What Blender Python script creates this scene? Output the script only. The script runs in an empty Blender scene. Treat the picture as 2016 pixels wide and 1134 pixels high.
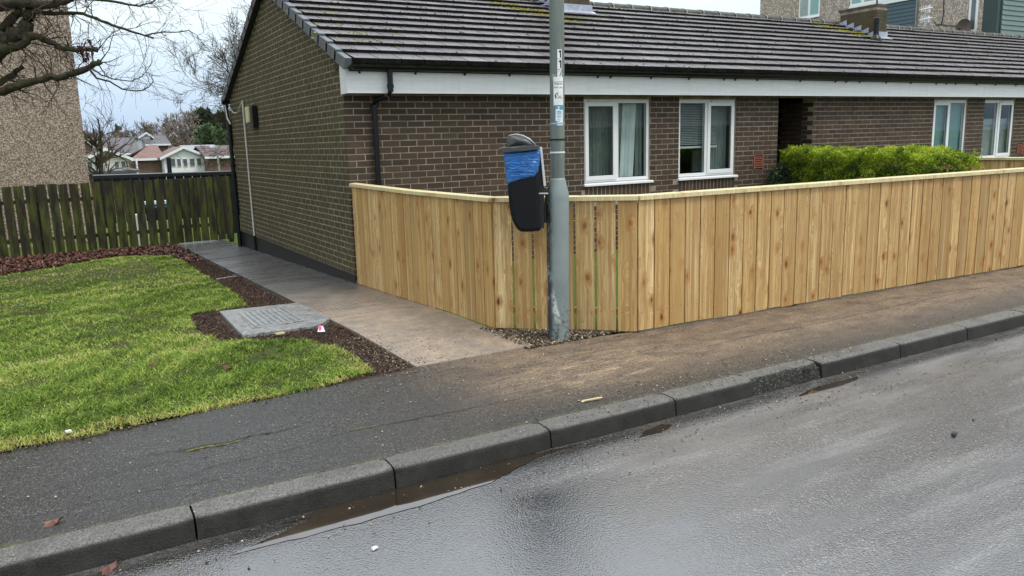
import bpy, bmesh, math, random
import numpy as np
from mathutils import Vector, Matrix
rng = np.random.default_rng(7)
random.seed(7)
sc = bpy.context.scene
COL = sc.collection

# ------------------------------------------------------------------ camera
PX, PY, F, H = 1008.0, 567.0, 1545.0, 1.62
_X = np.array([2700., 365., -F]); _X /= np.linalg.norm(_X)
_Y = np.array([-923., 263.5, -F]); _Y -= _X * (_X @ _Y); _Y /= np.linalg.norm(_Y)
_Z = np.cross(_X, _Y)
RW = np.array([_X, _Y, _Z])
C0 = np.array([0., 0., H])
cam = bpy.data.cameras.new('camera'); camo = bpy.data.objects.new('camera', cam); COL.objects.link(camo)
M4 = Matrix([[*RW[0], 0], [*RW[1], 0], [*RW[2], H], [0, 0, 0, 1]])
camo.matrix_world = M4
cam.sensor_fit = 'HORIZONTAL'; cam.sensor_width = 36; cam.lens = F / 2016 * 36
cam.clip_start = .05; cam.clip_end = 2000
sc.camera = camo

# ------------------------------------------------------------------ sky, sun, exposure
w = bpy.data.worlds.new('World'); sc.world = w; w.use_nodes = True
nt = w.node_tree; nt.nodes.clear()
def WN(t, **k):
    n = nt.nodes.new(t)
    for a, b in k.items(): setattr(n, a, b)
    return n
SUN_EL, SUN_ROT = math.radians(60), math.radians(150)
sky = WN('ShaderNodeTexSky', sky_type='NISHITA'); sky.sun_disc = False
sky.sun_elevation = SUN_EL; sky.sun_rotation = SUN_ROT; sky.air_density = 1.2; sky.dust_density = 2.0
tc = WN('ShaderNodeTexCoord'); mp = WN('ShaderNodeMapping'); mp.inputs['Scale'].default_value = (1.0, 1.0, 2.4)
ns = WN('ShaderNodeTexNoise'); ns.inputs['Scale'].default_value = 1.6; ns.inputs['Detail'].default_value = 5; ns.inputs['Roughness'].default_value = .5
sp = WN('ShaderNodeSeparateXYZ')
el = WN('ShaderNodeValToRGB')   # overcast cloud colour by height
el.color_ramp.elements[0].position = 0.0; el.color_ramp.elements[0].color = (3.0, 4.0, 5.5, 1)
el.color_ramp.elements[1].position = 1.0; el.color_ramp.elements[1].color = (12.6, 13.0, 13.4, 1)
e_ = el.color_ramp.elements.new(.07); e_.color = (4.1, 5.1, 6.2, 1)
e_ = el.color_ramp.elements.new(.15); e_.color = (5.7, 6.5, 6.9, 1)
e_ = el.color_ramp.elements.new(.30); e_.color = (6.7, 7.3, 7.8, 1)
cr = WN('ShaderNodeValToRGB')
cr.color_ramp.elements[0].position = .34; cr.color_ramp.elements[0].color = (.84, .86, .89, 1)
cr.color_ramp.elements[1].position = .64; cr.color_ramp.elements[1].color = (1.08, 1.07, 1.06, 1)
mul = WN('ShaderNodeMix', data_type='RGBA', blend_type='MULTIPLY'); mul.inputs[0].default_value = 1
mx = WN('ShaderNodeMix', data_type='RGBA'); mx.inputs[0].default_value = .9
bg = WN('ShaderNodeBackground'); bg.inputs['Strength'].default_value = .11
ow = WN('ShaderNodeOutputWorld'); L = nt.links.new
L(tc.outputs['Generated'], mp.inputs['Vector']); L(mp.outputs[0], ns.inputs['Vector'])
L(tc.outputs['Generated'], sp.inputs[0]); L(sp.outputs['Z'], el.inputs[0])
L(ns.outputs['Fac'], cr.inputs[0]); L(el.outputs[0], mul.inputs[6]); L(cr.outputs[0], mul.inputs[7])
L(sky.outputs[0], mx.inputs[6]); L(mul.outputs[2], mx.inputs[7]); L(mx.outputs[2], bg.inputs[0]); L(bg.outputs[0], ow.inputs[0])
sl = bpy.data.lights.new('sun', 'SUN'); sl.energy = 1.15; sl.angle = math.radians(14); sl.color = (1, .95, .88)
slo = bpy.data.objects.new('sun', sl); COL.objects.link(slo)
sd = Vector((math.sin(SUN_ROT) * math.cos(SUN_EL), math.cos(SUN_ROT) * math.cos(SUN_EL), math.sin(SUN_EL)))
slo.rotation_euler = sd.to_track_quat('Z', 'Y').to_euler()
sc.view_settings.view_transform = 'Standard'; sc.view_settings.look = 'None'
sc.view_settings.exposure = .62; sc.view_settings.gamma = 1.0; sc.view_settings.use_curve_mapping = False
sc.render.engine = 'CYCLES'
sc.cycles.max_bounces = 6; sc.cycles.transparent_max_bounces = 12; sc.cycles.use_denoising = True

# ------------------------------------------------------------------ helpers: measuring
def ray(u, v): return RW @ np.array([u - PX, -(v - PY), -F])
def at_z(u, v, z=0.0):
    d = ray(u, v); return C0 + d * ((z - H) / d[2])
def at_y(u, v, y):
    d = ray(u, v); return C0 + d * (y / d[1])
def at_x(u, v, x):
    d = ray(u, v); return C0 + d * (x / d[0])
def gz(y):
    y = np.asarray(y, float); return np.where(y < 6.6, 0.0, -.03 * (y - 6.6))
RS, RY0, RZ0, RIDGE = .42, 8.9, 2.58, 12.5
def roofz(y): return RZ0 + RS * (y - RY0)
def roofpt(u, v):
    d = ray(u, v); return C0 + d * ((RZ0 - RS * RY0 - H) / (d[2] - RS * d[1]))

# ------------------------------------------------------------------ helpers: objects
def props(o, label=None, cat=None, group=None, kind=None):
    if label: o['label'] = label
    if cat: o['category'] = cat
    if group: o['group'] = group
    if kind: o['kind'] = kind
    return o
def empty(name, loc=(0, 0, 0), **k):
    o = bpy.data.objects.new(name, None); COL.objects.link(o); o.location = loc; o.empty_display_size = .1
    return props(o, **k)
def link(name, me, parent=None, loc=None, **k):
    o = bpy.data.objects.new(name, me); COL.objects.link(o)
    if parent is not None:
        o.parent = parent
        pl = wloc(parent)
        l = Vector(loc) if loc is not None else Vector((0, 0, 0))
        o.location = l - pl
    elif loc is not None: o.location = loc
    return props(o, **k)
def wloc(o):
    v = Vector(o.location)
    while o.parent: o = o.parent; v = v + Vector(o.location)
    return v
class MB:
    """collects quads/boxes/tubes in world coordinates, builds one mesh object"""
    def __init__(s): s.v = []; s.f = []; s.m = []; s.c = []
    def quad(s, pts, mi=0, c=.5):
        n = len(s.v); s.v += [tuple(map(float, p)) for p in pts]; s.f.append(tuple(range(n, n + len(pts)))); s.m.append(mi); s.c.append(c)
    def box(s, a, b, mi=0, c=.5, skip=()):
        x0, y0, z0 = a; x1, y1, z1 = b; n = len(s.v)
        s.v += [(x0, y0, z0), (x1, y0, z0), (x1, y1, z0), (x0, y1, z0), (x0, y0, z1), (x1, y0, z1), (x1, y1, z1), (x0, y1, z1)]
        fs = dict(b=(0, 3, 2, 1), t=(4, 5, 6, 7), f=(0, 1, 5, 4), r=(1, 2, 6, 5), k=(2, 3, 7, 6), l=(3, 0, 4, 7))
        for k, q in fs.items():
            if k in skip: continue
            s.f.append(tuple(n + i for i in q)); s.m.append(mi); s.c.append(c)
    def hexa(s, p, mi=0, c=.5):   # 8 points, bottom 4 then top 4
        n = len(s.v); s.v += [tuple(map(float, q)) for q in p]
        for q in ((0, 3, 2, 1), (4, 5, 6, 7), (0, 1, 5, 4), (1, 2, 6, 5), (2, 3, 7, 6), (3, 0, 4, 7)):
            s.f.append(tuple(n + i for i in q)); s.m.append(mi); s.c.append(c)
    def prism(s, poly, d, mi=0, c=.5):   # polygon (3-D points) extruded by vector d
        n = len(s.v); k = len(poly); d = np.array(d, float)
        s.v += [tuple(map(float, p)) for p in poly] + [tuple(map(float, np.array(p, float) + d)) for p in poly]
        s.f.append(tuple(range(n + k - 1, n - 1, -1))); s.m.append(mi); s.c.append(c)
        s.f.append(tuple(range(n + k, n + 2 * k))); s.m.append(mi); s.c.append(c)
        for i in range(k):
            j = (i + 1) % k; s.f.append((n + i, n + j, n + k + j, n + k + i)); s.m.append(mi); s.c.append(c)
    def tube(s, pts, rad, n=8, mi=0, c=.5, caps=True):
        pts = [np.array(p, float) for p in pts]
        if np.isscalar(rad): rad = [rad] * len(pts)
        rings = []; up0 = np.array([.13, .21, .97])
        for i, p in enumerate(pts):
            t = pts[min(i + 1, len(pts) - 1)] - pts[max(i - 1, 0)]; t = t / (np.linalg.norm(t) + 1e-9)
            up = up0 if abs(t @ up0) < .93 else np.array([1., 0, 0])
            a = np.cross(up, t); a /= np.linalg.norm(a); b = np.cross(t, a); st = len(s.v)
            for k in range(n):
                q = 2 * math.pi * k / n
                s.v.append(tuple(p + (a * math.cos(q) + b * math.sin(q)) * rad[i]))
            rings.append(st)
        for i in range(len(pts) - 1):
            for k in range(n):
                k2 = (k + 1) % n
                s.f.append((rings[i] + k, rings[i] + k2, rings[i + 1] + k2, rings[i + 1] + k)); s.m.append(mi); s.c.append(c)
        if caps and n > 2:
            s.f.append(tuple(rings[0] + k for k in range(n - 1, -1, -1))); s.m.append(mi); s.c.append(c)
            s.f.append(tuple(rings[-1] + k for k in range(n))); s.m.append(mi); s.c.append(c)
    def lathe(s, prof, cx, cy, n=24, mi=0, c=.5, lean=(0, 0)):   # profile (r, z)
        st = len(s.v)
        for r, z in prof:
            for k in range(n):
                q = 2 * math.pi * k / n
                s.v.append((cx + lean[0] * z + r * math.cos(q), cy + lean[1] * z + r * math.sin(q), z))
        for i in range(len(prof) - 1):
            for k in range(n):
                k2 = (k + 1) % n
                s.f.append((st + i * n + k, st + i * n + k2, st + (i + 1) * n + k2, st + (i + 1) * n + k)); s.m.append(mi); s.c.append(c)
        s.f.append(tuple(st + (len(prof) - 1) * n + k for k in range(n))); s.m.append(mi); s.c.append(c)
    def mesh(s, name, mats, smooth=False, origin=(0, 0, 0), bevel=0):
        me = bpy.data.meshes.new(name)
        v = np.array(s.v, float) - np.array(origin, float)
        me.from_pydata([tuple(x) for x in v], [], s.f)
        for m in (mats if isinstance(mats, (list, tuple)) else [mats]): me.materials.append(m)
        me.polygons.foreach_set('material_index', s.m)
        if smooth: me.polygons.foreach_set('use_smooth', [True] * len(s.f))
        at = me.attributes.new('tone', 'FLOAT', 'FACE'); at.data.foreach_set('value', s.c)
        if bevel:
            bm = bmesh.new(); bm.from_mesh(me)
            ed = [e for e in bm.edges if len(e.link_faces) == 2 and e.calc_face_angle(0) > .6]
            bmesh.ops.bevel(bm, geom=ed, offset=bevel, segments=2, affect='EDGES', profile=.6)
            bm.to_mesh(me); bm.free()
        me.update(); return me
    def build(s, name, mats, parent=None, smooth=False, origin=None, bevel=0, **k):
        if origin is None: origin = tuple(np.array(s.v, float).mean(0)) if parent is not None else (0, 0, 0)
        return link(name, s.mesh(name, mats, smooth, origin, bevel), parent, origin, **k)
def tris_object(name, V, Fc, mats, tone=None, parent=None, mi=None, **k):
    """V (n,3), Fc (m,3 or 4) numpy arrays"""
    me = bpy.data.meshes.new(name); n, m = len(V), len(Fc); q = Fc.shape[1]
    me.vertices.add(n); me.vertices.foreach_set('co', np.ascontiguousarray(V, dtype=np.float32).ravel())
    me.loops.add(m * q); me.loops.foreach_set('vertex_index', np.ascontiguousarray(Fc, dtype=np.int32).ravel())
    me.polygons.add(m); me.polygons.foreach_set('loop_start', np.arange(0, m * q, q, dtype=np.int32))
    me.polygons.foreach_set('loop_total', np.full(m, q, dtype=np.int32))
    for x in (mats if isinstance(mats, (list, tuple)) else [mats]): me.materials.append(x)
    if mi is not None: me.polygons.foreach_set('material_index', np.asarray(mi, dtype=np.int32))
    me.update(calc_edges=True); me.validate()
    if tone is not None:
        at = me.attributes.new('tone', 'FLOAT', 'FACE'); at.data.foreach_set('value', np.asarray(tone, dtype=np.float32))
    return link(name, me, parent, (0, 0, 0) if parent is not None else None, **k)

# ------------------------------------------------------------------ helpers: materials
class Mat:
    def __init__(s, name, rough=.6, spec=.5, metallic=0.0):
        s.m = bpy.data.materials.new(name); s.m.use_nodes = True; s.t = s.m.node_tree
        s.b = s.t.nodes['Principled BSDF']; s.b.inputs['Roughness'].default_value = rough
        s.b.inputs['Specular IOR Level'].default_value = spec; s.b.inputs['Metallic'].default_value = metallic
    def n(s, t, ins=None, **k):
        x = s.t.nodes.new(t)
        for a, b in k.items(): setattr(x, a, b)
        for a, b in (ins or {}).items():
            if isinstance(b, bpy.types.NodeSocket): s.t.links.new(b, x.inputs[a])
            else: x.inputs[a].default_value = b
        return x
    def l(s, a, b): s.t.links.new(a, b)
    def obj(s): return s.n('ShaderNodeTexCoord').outputs['Object']
    def pos(s): return s.n('ShaderNodeNewGeometry').outputs['Position']
    def map(s, vec, scale=(1, 1, 1), rot=(0, 0, 0), loc=(0, 0, 0)):
        return s.n('ShaderNodeMapping', {'Vector': vec, 'Scale': scale, 'Rotation': rot, 'Location': loc}).outputs[0]
    def noise(s, vec, scale, detail=4, rough=.55, dist=0):
        return s.n('ShaderNodeTexNoise', {'Vector': vec, 'Scale': scale, 'Detail': detail, 'Roughness': rough, 'Distortion': dist}).outputs['Fac']
    def ramp(s, fac, stops, interp='LINEAR'):
        r = s.n('ShaderNodeValToRGB', {'Fac': fac}); r.color_ramp.interpolation = interp
        while len(r.color_ramp.elements) < len(stops): r.color_ramp.elements.new(.5)
        for e, (p, c) in zip(r.color_ramp.elements, stops):
            e.position = p
            e.color = (c, c, c, 1) if np.isscalar(c) else (*c, 1)
        return r.outputs[0]
    def mix(s, fac, a, b, mode='MIX'):
        x = s.n('ShaderNodeMix', data_type='RGBA', blend_type=mode)
        for i, v in ((0, fac), (6, a), (7, b)):
            if isinstance(v, bpy.types.NodeSocket): s.l(v, x.inputs[i])
            elif i == 0: x.inputs[0].default_value = v
            else: x.inputs[i].default_value = (*v, 1) if len(v) == 3 else v
        return x.outputs[2]
    def math(s, op, a, b=0.0, clamp=False):
        x = s.n('ShaderNodeMath', operation=op); x.use_clamp = clamp
        for i, v in ((0, a), (1, b)):
            if isinstance(v, bpy.types.NodeSocket): s.l(v, x.inputs[i])
            else: x.inputs[i].default_value = v
        return x.outputs[0]
    def rnd(s):
        o = s.n('ShaderNodeObjectInfo').outputs['Random']
        a = s.n('ShaderNodeAttribute', attribute_name='tone').outputs['Fac']
        return s.math('FRACT', s.math('ADD', o, a))
    def tone(s): return s.n('ShaderNodeAttribute', attribute_name='tone').outputs['Fac']
    def col(s, c):
        if isinstance(c, bpy.types.NodeSocket): s.l(c, s.b.inputs['Base Color'])
        else: s.b.inputs['Base Color'].default_value = (*c, 1)
        return s
    def rough(s, r): s.l(r, s.b.inputs['Roughness']); return s
    def bump(s, h, strength=.5, dist=.01):
        b = s.n('ShaderNodeBump', {'Height': h, 'Strength': strength, 'Distance': dist}); s.l(b.outputs[0], s.b.inputs['Normal']); return b
M = {}
def sep(m, p):
    s = m.n('ShaderNodeSeparateXYZ', {0: p}); return s.outputs[0], s.outputs[1], s.outputs[2]
def simple(name, c, rough=.5, spec=.5, var=.12, sc_=8, bump=.15, metallic=0):
    m = Mat(name, rough, spec, metallic); p = m.obj(); n = m.noise(p, sc_, 5)
    m.col(m.ramp(n, [(.25, tuple(x * (1 - var) for x in c)), (.75, tuple(min(1, x * (1 + var)) for x in c))]))
    if bump: m.bump(m.noise(p, sc_ * 12, 3), bump, .002)
    M[name] = m.m; return m
def brick_mat(name, cols, green):
    m = Mat(name, .75, .35); p = m.pos(); r = m.rnd()
    base = m.ramp(r, [(i / (len(cols) - 1), c) for i, c in enumerate(cols)])
    streak = m.noise(m.map(p, (9, 9, 120)), 1.0, 4, .6)          # drag-wire face of the brick
    base = m.mix(m.ramp(streak, [(.35, 0.0), (.75, .55)]), base, tuple(c * .62 for c in cols[0]))
    base = m.mix(m.ramp(m.noise(m.map(p, (.9, .9, .7)), 1.1, 5, .6), [(.45, 0.0), (.7, .4)]), base, (.050, .044, .030)); spk = m.noise(p, 90, 3)
    base = m.mix(m.ramp(spk, [(.62, 0.0), (.8, .35)]), base, (.23, .19, .15))
    if green:
        g = m.noise(p, 1.1, 4, .6)
        base = m.mix(m.ramp(g, [(.3, .1), (.7, .6)]), base, (.080, .070, .028)); g7 = m.noise(p, 3.2, 4, .6); base = m.mix(m.ramp(g7, [(.5, 0.0), (.7, .55)]), base, (.036, .032, .020))
    m.col(base); m.bump(m.math('ADD', streak, m.math('MULTIPLY', spk, .6)), .6, .004); M[name] = m.m
brick_mat('brick_front', [(.042, .029, .020), (.064, .041, .027), (.088, .055, .036), (.050, .038, .027), (.075, .044, .029), (.105, .068, .046), (.056, .040, .028)], False)
brick_mat('brick_gable', [(.060, .046, .026), (.080, .058, .033), (.070, .056, .029), (.088, .058, .036), (.058, .046, .027)], True)
def mortar(name, a, b):
    m = Mat(name, .9, .2); p = m.pos()
    m.col(m.ramp(m.noise(p, 5, 5), [(.3, a), (.7, b)])); m.bump(m.noise(p, 180, 3), .5, .003); M[name] = m.m
mortar('mortar_front', (.20, .16, .12), (.40, .32, .25)); mortar('mortar_gable', (.17, .15, .09), (.36, .32, .21))
simple('black_paint', (.012, .013, .016), .35, .5, .2)
simple('black_plastic', (.006, .006, .008), .35, .35, .2, bump=0)
simple('bin_plastic', (.004, .0045, .006), .5, .25, .2, 20, .2)
simple('bin_hood_plastic', (.055, .058, .060), .38, .5, .25, 30, .3)
simple('upvc_white', (.80, .81, .82), .28, .5, .03, 3, 0)
m = Mat('fascia_white', .35); p = m.pos(); f1 = m.noise(m.map(p, (1.2, 1, 14)), 2, 5); f2 = m.noise(m.map(p, (14, 1, 1.5)), 1, 4)
m.col(m.mix(m.ramp(f2, [(.5, 0.0), (.8, .3)]), m.ramp(f1, [(.3, (.74, .76, .77)), (.7, (.84, .85, .85))]), (.60, .60, .55))); M['fascia_white'] = m.m
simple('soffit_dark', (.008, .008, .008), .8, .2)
simple('lead', (.34, .37, .44), .35, .6, .3, 14, .3)
simple('grey_verge', (.105, .120, .135), .42, .5, .2, 6, .1)
simple('cream_cable', (.55, .54, .47), .5)
simple('dark_interior', (.06, .064, .06), .8, .2, .2, 3, 0)
simple('terracotta', (.30, .105, .070), .8, .3, .2, 20, .3)
simple('galvanised', (.42, .44, .45), .4, .5, .15, 10, .1, .6)
simple('dark_metal', (.03, .032, .034), .45, .5, .3, 15, .2)
m_ = simple('moss_yellow', (.20, .19, .018), .95, .1, .45, 30, .6); m_.col(m_.ramp(m_.noise(m_.pos(), 22, 5, .7), [(.33, (.030, .030, .010)), (.5, (.13, .12, .018)), (.68, (.34, .30, .04))]))
simple('moss_dark', (.05, .048, .018), .95, .1, .5, 30, .6)
simple('stone_chip', (.62, .58, .42), .8, .3, .3, 40, .2)
simple('wall_light_cream', (.62, .55, .30), .4, .5, .15)
# roof tile: dark concrete, washed purple-grey, wet
m = Mat('roof_tile', .38, .62); p = m.pos(); r = m.rnd()
b = m.ramp(r, [(0, (.105, .098, .108)), (.4, (.135, .127, .140)), (.8, (.165, .155, .168)), (1, (.20, .19, .20))])
n1 = m.noise(p, 2.2, 5, .6); n2 = m.noise(p, 38, 4, .6)
b = m.mix(m.ramp(n1, [(.38, 0.0), (.72, .55)]), b, (.062, .058, .050))
b = m.mix(m.ramp(n2, [(.60, 0.0), (.68, .85)]), b, (.030, .029, .022))
b = m.mix(m.ramp(m.noise(p, 11, 3), [(.66, 0.0), (.78, .6)]), b, (.21, .21, .20))
m.col(b); m.rough(m.ramp(n2, [(.3, .30), (.7, .62)])); m.bump(n2, .35, .004); M['roof_tile'] = m.m
m = Mat('tile_edge', .8, .2); m.col(m.ramp(m.noise(m.pos(), 14, 4), [(.4, (.006, .006, .005)), (.72, (.020, .020, .012))])); M['tile_edge'] = m.m  # near-black: shadow line under each tile course painted in, with algae tone
m = Mat('ridge_tile', .6, .35); p = m.pos(); m.col(m.mix(m.ramp(m.noise(p, 9, 5), [(.42, 0.0), (.62, .9)]), (.085, .083, .070), (.035, .036, .020))); m.bump(m.noise(p, 60, 3), .6, .006); M['ridge_tile'] = m.m
# ---- timber
def timber(name, cols, knots, green=None, rough=.65, kn=1.0):
    m = Mat(name, rough, .3); r = m.rnd()
    oi = m.n('ShaderNodeObjectInfo').outputs['Random']
    sh = m.n('ShaderNodeCombineXYZ', {'X': m.math('MULTIPLY', oi, 37.0), 'Y': m.math('MULTIPLY', oi, 11.0), 'Z': m.math('MULTIPLY', oi, 53.0)}).outputs[0]
    v = m.n('ShaderNodeVectorMath', {0: m.obj(), 1: sh}, operation='ADD').outputs[0]
    base = m.ramp(r, [(i / (len(cols) - 1), c) for i, c in enumerate(cols)])
    # knots: voronoi cells stretched along the board
    kv = m.map(v, (9.0, 2.0, 4.6))
    kv = m.n('ShaderNodeVectorMath', {0: kv, 1: m.map(m.n('ShaderNodeTexNoise', {'Vector': v, 'Scale': 14.0, 'Detail': 2.0}).outputs['Color'], (.22, .22, .22))}, operation='ADD').outputs[0]
    vo = m.n('ShaderNodeTexVoronoi', {'Vector': kv, 'Scale': 1.0, 'Randomness': 1.0}, feature='F1')
    d = vo.outputs['Distance']
    ck = m.n('ShaderNodeSeparateXYZ', {0: vo.outputs['Color']}).outputs[0]
    has = m.ramp(ck, [(.42, 0.0), (.48, 1.0)])
    warp = m.math('MULTIPLY', m.ramp(d, [(0, 1.0), (.45, 0.0)]), .35 * kn)
    gv = m.n('ShaderNodeVectorMath', {0: m.map(v, (26, 26, 1.1)), 1: m.n('ShaderNodeCombineXYZ', {'X': m.math('MULTIPLY', warp, 6.0)}).outputs[0]}, operation='ADD').outputs[0]
    g = m.n('ShaderNodeTexNoise', {'Vector': gv, 'Scale': 1.6, 'Detail': 5, 'Roughness': .62, 'Distortion': .8}).outputs['Fac']
    base = m.mix(m.ramp(g, [(.36, 0.0), (.47, .15), (.54, .9), (.60, .2), (.68, .8)]), base, (.36, .20, .070) if name == 'new_pine' else tuple(c * .7 for c in cols[1]))
    g2 = m.noise(m.map(v, (70, 70, 2.5)), 1, 5, .65)
    base = m.mix(m.ramp(g2, [(.45, 0.0), (.62, .55)]), base, tuple(c * .7 for c in cols[0]))
    halo = m.math('MULTIPLY', m.ramp(d, [(.12, .95), (.42, 0.0)]), has)
    base = m.mix(halo, base, knots[0])
    core = m.math('MULTIPLY', m.ramp(d, [(.08, 1.0), (.17, 0.0)]), has)
    base = m.mix(core, base, knots[1])
    bands = m.noise(m.map(v, (24, 24, .35)), 1.0, 4, .7)
    if name == 'new_pine':
        base = m.mix(m.ramp(bands, [(.40, 0.0), (.50, .15), (.60, .75), (.70, .3)]), base, (.33, .185, .062))
        base = m.mix(m.ramp(bands, [(.28, .55), (.42, 0.0)]), base, (.88, .70, .38))
    big = m.noise(m.map(v, (4, 4, .9)), 1.2, 3)
    base = m.mix(m.ramp(big, [(.45, 0.0), (.70, .32)]), base, green or cols[-1])
    m.col(base); m.bump(m.math('SUBTRACT', m.math('ADD', g, g2), core), .35, .003); M[name] = m.m
timber('new_pine', [(.60, .39, .15), (.74, .54, .26), (.46, .30, .12), (.80, .61, .31), (.33, .23, .11), (.70, .47, .19), (.34, .18, .055), (.78, .57, .27), (.50, .33, .15), (.82, .62, .32), (.64, .41, .15), (.42, .30, .15)],
       [(.38, .15, .040), (.060, .024, .012)], (.56, .37, .14))
timber('cap_pine', [(.66, .56, .30), (.72, .62, .36), (.68, .58, .33)], [(.45, .30, .12), (.2, .12, .05)], (.60, .55, .30), kn=.3)
m = Mat('old_timber', .75, .25); p = m.obj(); r = m.rnd()
oi = m.math('MULTIPLY', m.n('ShaderNodeObjectInfo').outputs['Random'], 40.0)
v = m.n('ShaderNodeVectorMath', {0: p, 1: m.n('ShaderNodeCombineXYZ', {'X': oi, 'Z': oi}).outputs[0]}, operation='ADD').outputs[0]
b = m.ramp(r, [(0, (.018, .015, .010)), (.35, (.030, .025, .014)), (.6, (.022, .019, .014)), (1, (.040, .034, .018))])
gr = m.noise(m.map(v, (22, 22, 1.6)), 1.2, 5, .65)
b = m.mix(m.ramp(gr, [(.4, 0.0), (.7, .5)]), b, (.010, .009, .007))
alg = m.noise(m.map(v, (7, 7, 1.3)), 1.3, 5, .6)
b = m.mix(m.ramp(alg, [(.44, 0.0), (.62, .85)]), b, (.072, .088, .014))
m.col(b); m.bump(gr, .5, .004); M['old_timber'] = m.m
simple('dark_fence_paint', (.011, .013, .015), .3, .5, .3, 6, .2)
# ---- ground stuffs
def asphalt(name, a, b, dust=None, rlo=.22, rhi=.55, spec=.6, wet=1.0, bumpd=.006, agg=150):
    m = Mat(name, .4, spec); p = m.pos()
    vo = m.n('ShaderNodeTexVoronoi', {'Vector': p, 'Scale': agg, 'Randomness': 1.0})
    cell = m.n('ShaderNodeSeparateXYZ', {0: vo.outputs['Color']}).outputs[0]
    n2 = m.noise(p, agg * .55, 3, .7)
    base = m.mix(cell, a, b)
    base = m.mix(m.ramp(cell, [(.965, 0.0), (.985, .8)]), base, (.34, .32, .28))
    base = m.mix(m.ramp(vo.outputs['Distance'], [(.25, .0), (.55, .8)]), base, tuple(x * .35 for x in a))
    base = m.mix(m.ramp(n2, [(.40, .0), (.60, .6)]), base, tuple(x * .4 for x in a))
    pch = m.noise(m.map(p, (.55, 1.9, 1), (0, 0, -.12)), 1.6, 6, .62)
    base = m.mix(m.ramp(pch, [(.35, .0), (.62, .6)]), base, tuple(x * .62 for x in a))
    r = m.ramp(pch, [(.32, rlo), (.66, rhi)])
    if dust:
        base, r = dust(m, p, base, r)
        base = m.mix(1.0, base, m.ramp(cell, [(0, .62), (.6, 1.0), (1, 1.3)]), 'MULTIPLY')
        base = m.mix(m.ramp(n2, [(.42, .0), (.62, .5)]), base, tuple(x * .9 for x in a))
    m.col(base); m.rough(r)
    h = m.math('ADD', m.math('MULTIPLY', vo.outputs['Distance'], -1.0), m.math('MULTIPLY', n2, .9))
    bn = m.bump(h, .8 * wet, bumpd)
    if getattr(m, 'wetmask', None) is not None:
        m.l(m.math('MULTIPLY', m.math('SUBTRACT', 1.0, m.math('MULTIPLY', m.wetmask, .50)), .8 * wet), bn.inputs['Strength'])
    M[name] = m.m; return m
def pav_dust(m, p, base, r):      # sawdust and mud trodden over the pavement along the new fence
    x, y, z = sep(m, p)
    a = m.ramp(m.math('MULTIPLY', m.math('SUBTRACT', x, 1.9), .5, True), [(0, 0.0), (.5, 1.0)])
    c = m.ramp(m.math('MULTIPLY', m.math('SUBTRACT', y, 3.80), 1.1, True), [(0, 0.0), (.55, 1.0)])
    n = m.noise(m.map(p, (1.1, 2.6, 1), (0, 0, .25)), 2.4, 6, .68, .6)
    f = m.math('MULTIPLY', m.math('MULTIPLY', a, c), m.ramp(n, [(.28, .25), (.55, .95)]))
    dn = m.noise(p, 5, 5, .7)
    base = m.mix(f, base, m.ramp(dn, [(.3, (.15, .105, .070)), (.7, (.30, .215, .135))]))
    # pale swept streaks of sawdust in front of the post
    s1 = m.noise(m.map(p, (2.2, 11, 1), (0, 0, -.55)), 2.0, 5, .7, 1.2)
    dx = m.math('SUBTRACT', x, 3.15); dy = m.math('SUBTRACT', y, 4.45)
    dd = m.math('ADD', m.math('MULTIPLY', dx, dx), m.math('MULTIPLY', m.math('MULTIPLY', dy, dy), 3.0))
    f2 = m.math('MULTIPLY', m.ramp(dd, [(0.0, 1.0), (.9, 0.0)]), m.ramp(s1, [(.5, 0.0), (.66, .75)]))
    base = m.mix(f2, base, (.50, .37, .22))
    g = m.noise(p, 8, 4, .7)     # moss by the back of the kerb
    k = m.math('MULTIPLY', m.ramp(m.math('ABSOLUTE', m.math('SUBTRACT', y, 3.735)), [(0.0, 1.0), (.035, 0.0)]), m.ramp(g, [(.45, 0.0), (.6, .8)]))
    base = m.mix(k, base, (.10, .11, .02))
    # smoother, wetter skim nearest the lawn
    return base, m.mix(f, r, (.62, .62, .62))
asphalt('pavement_asphalt', (.040, .039, .037), (.185, .178, .165), pav_dust, .22, .46, .6, 1.0, .004, 105)
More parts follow.
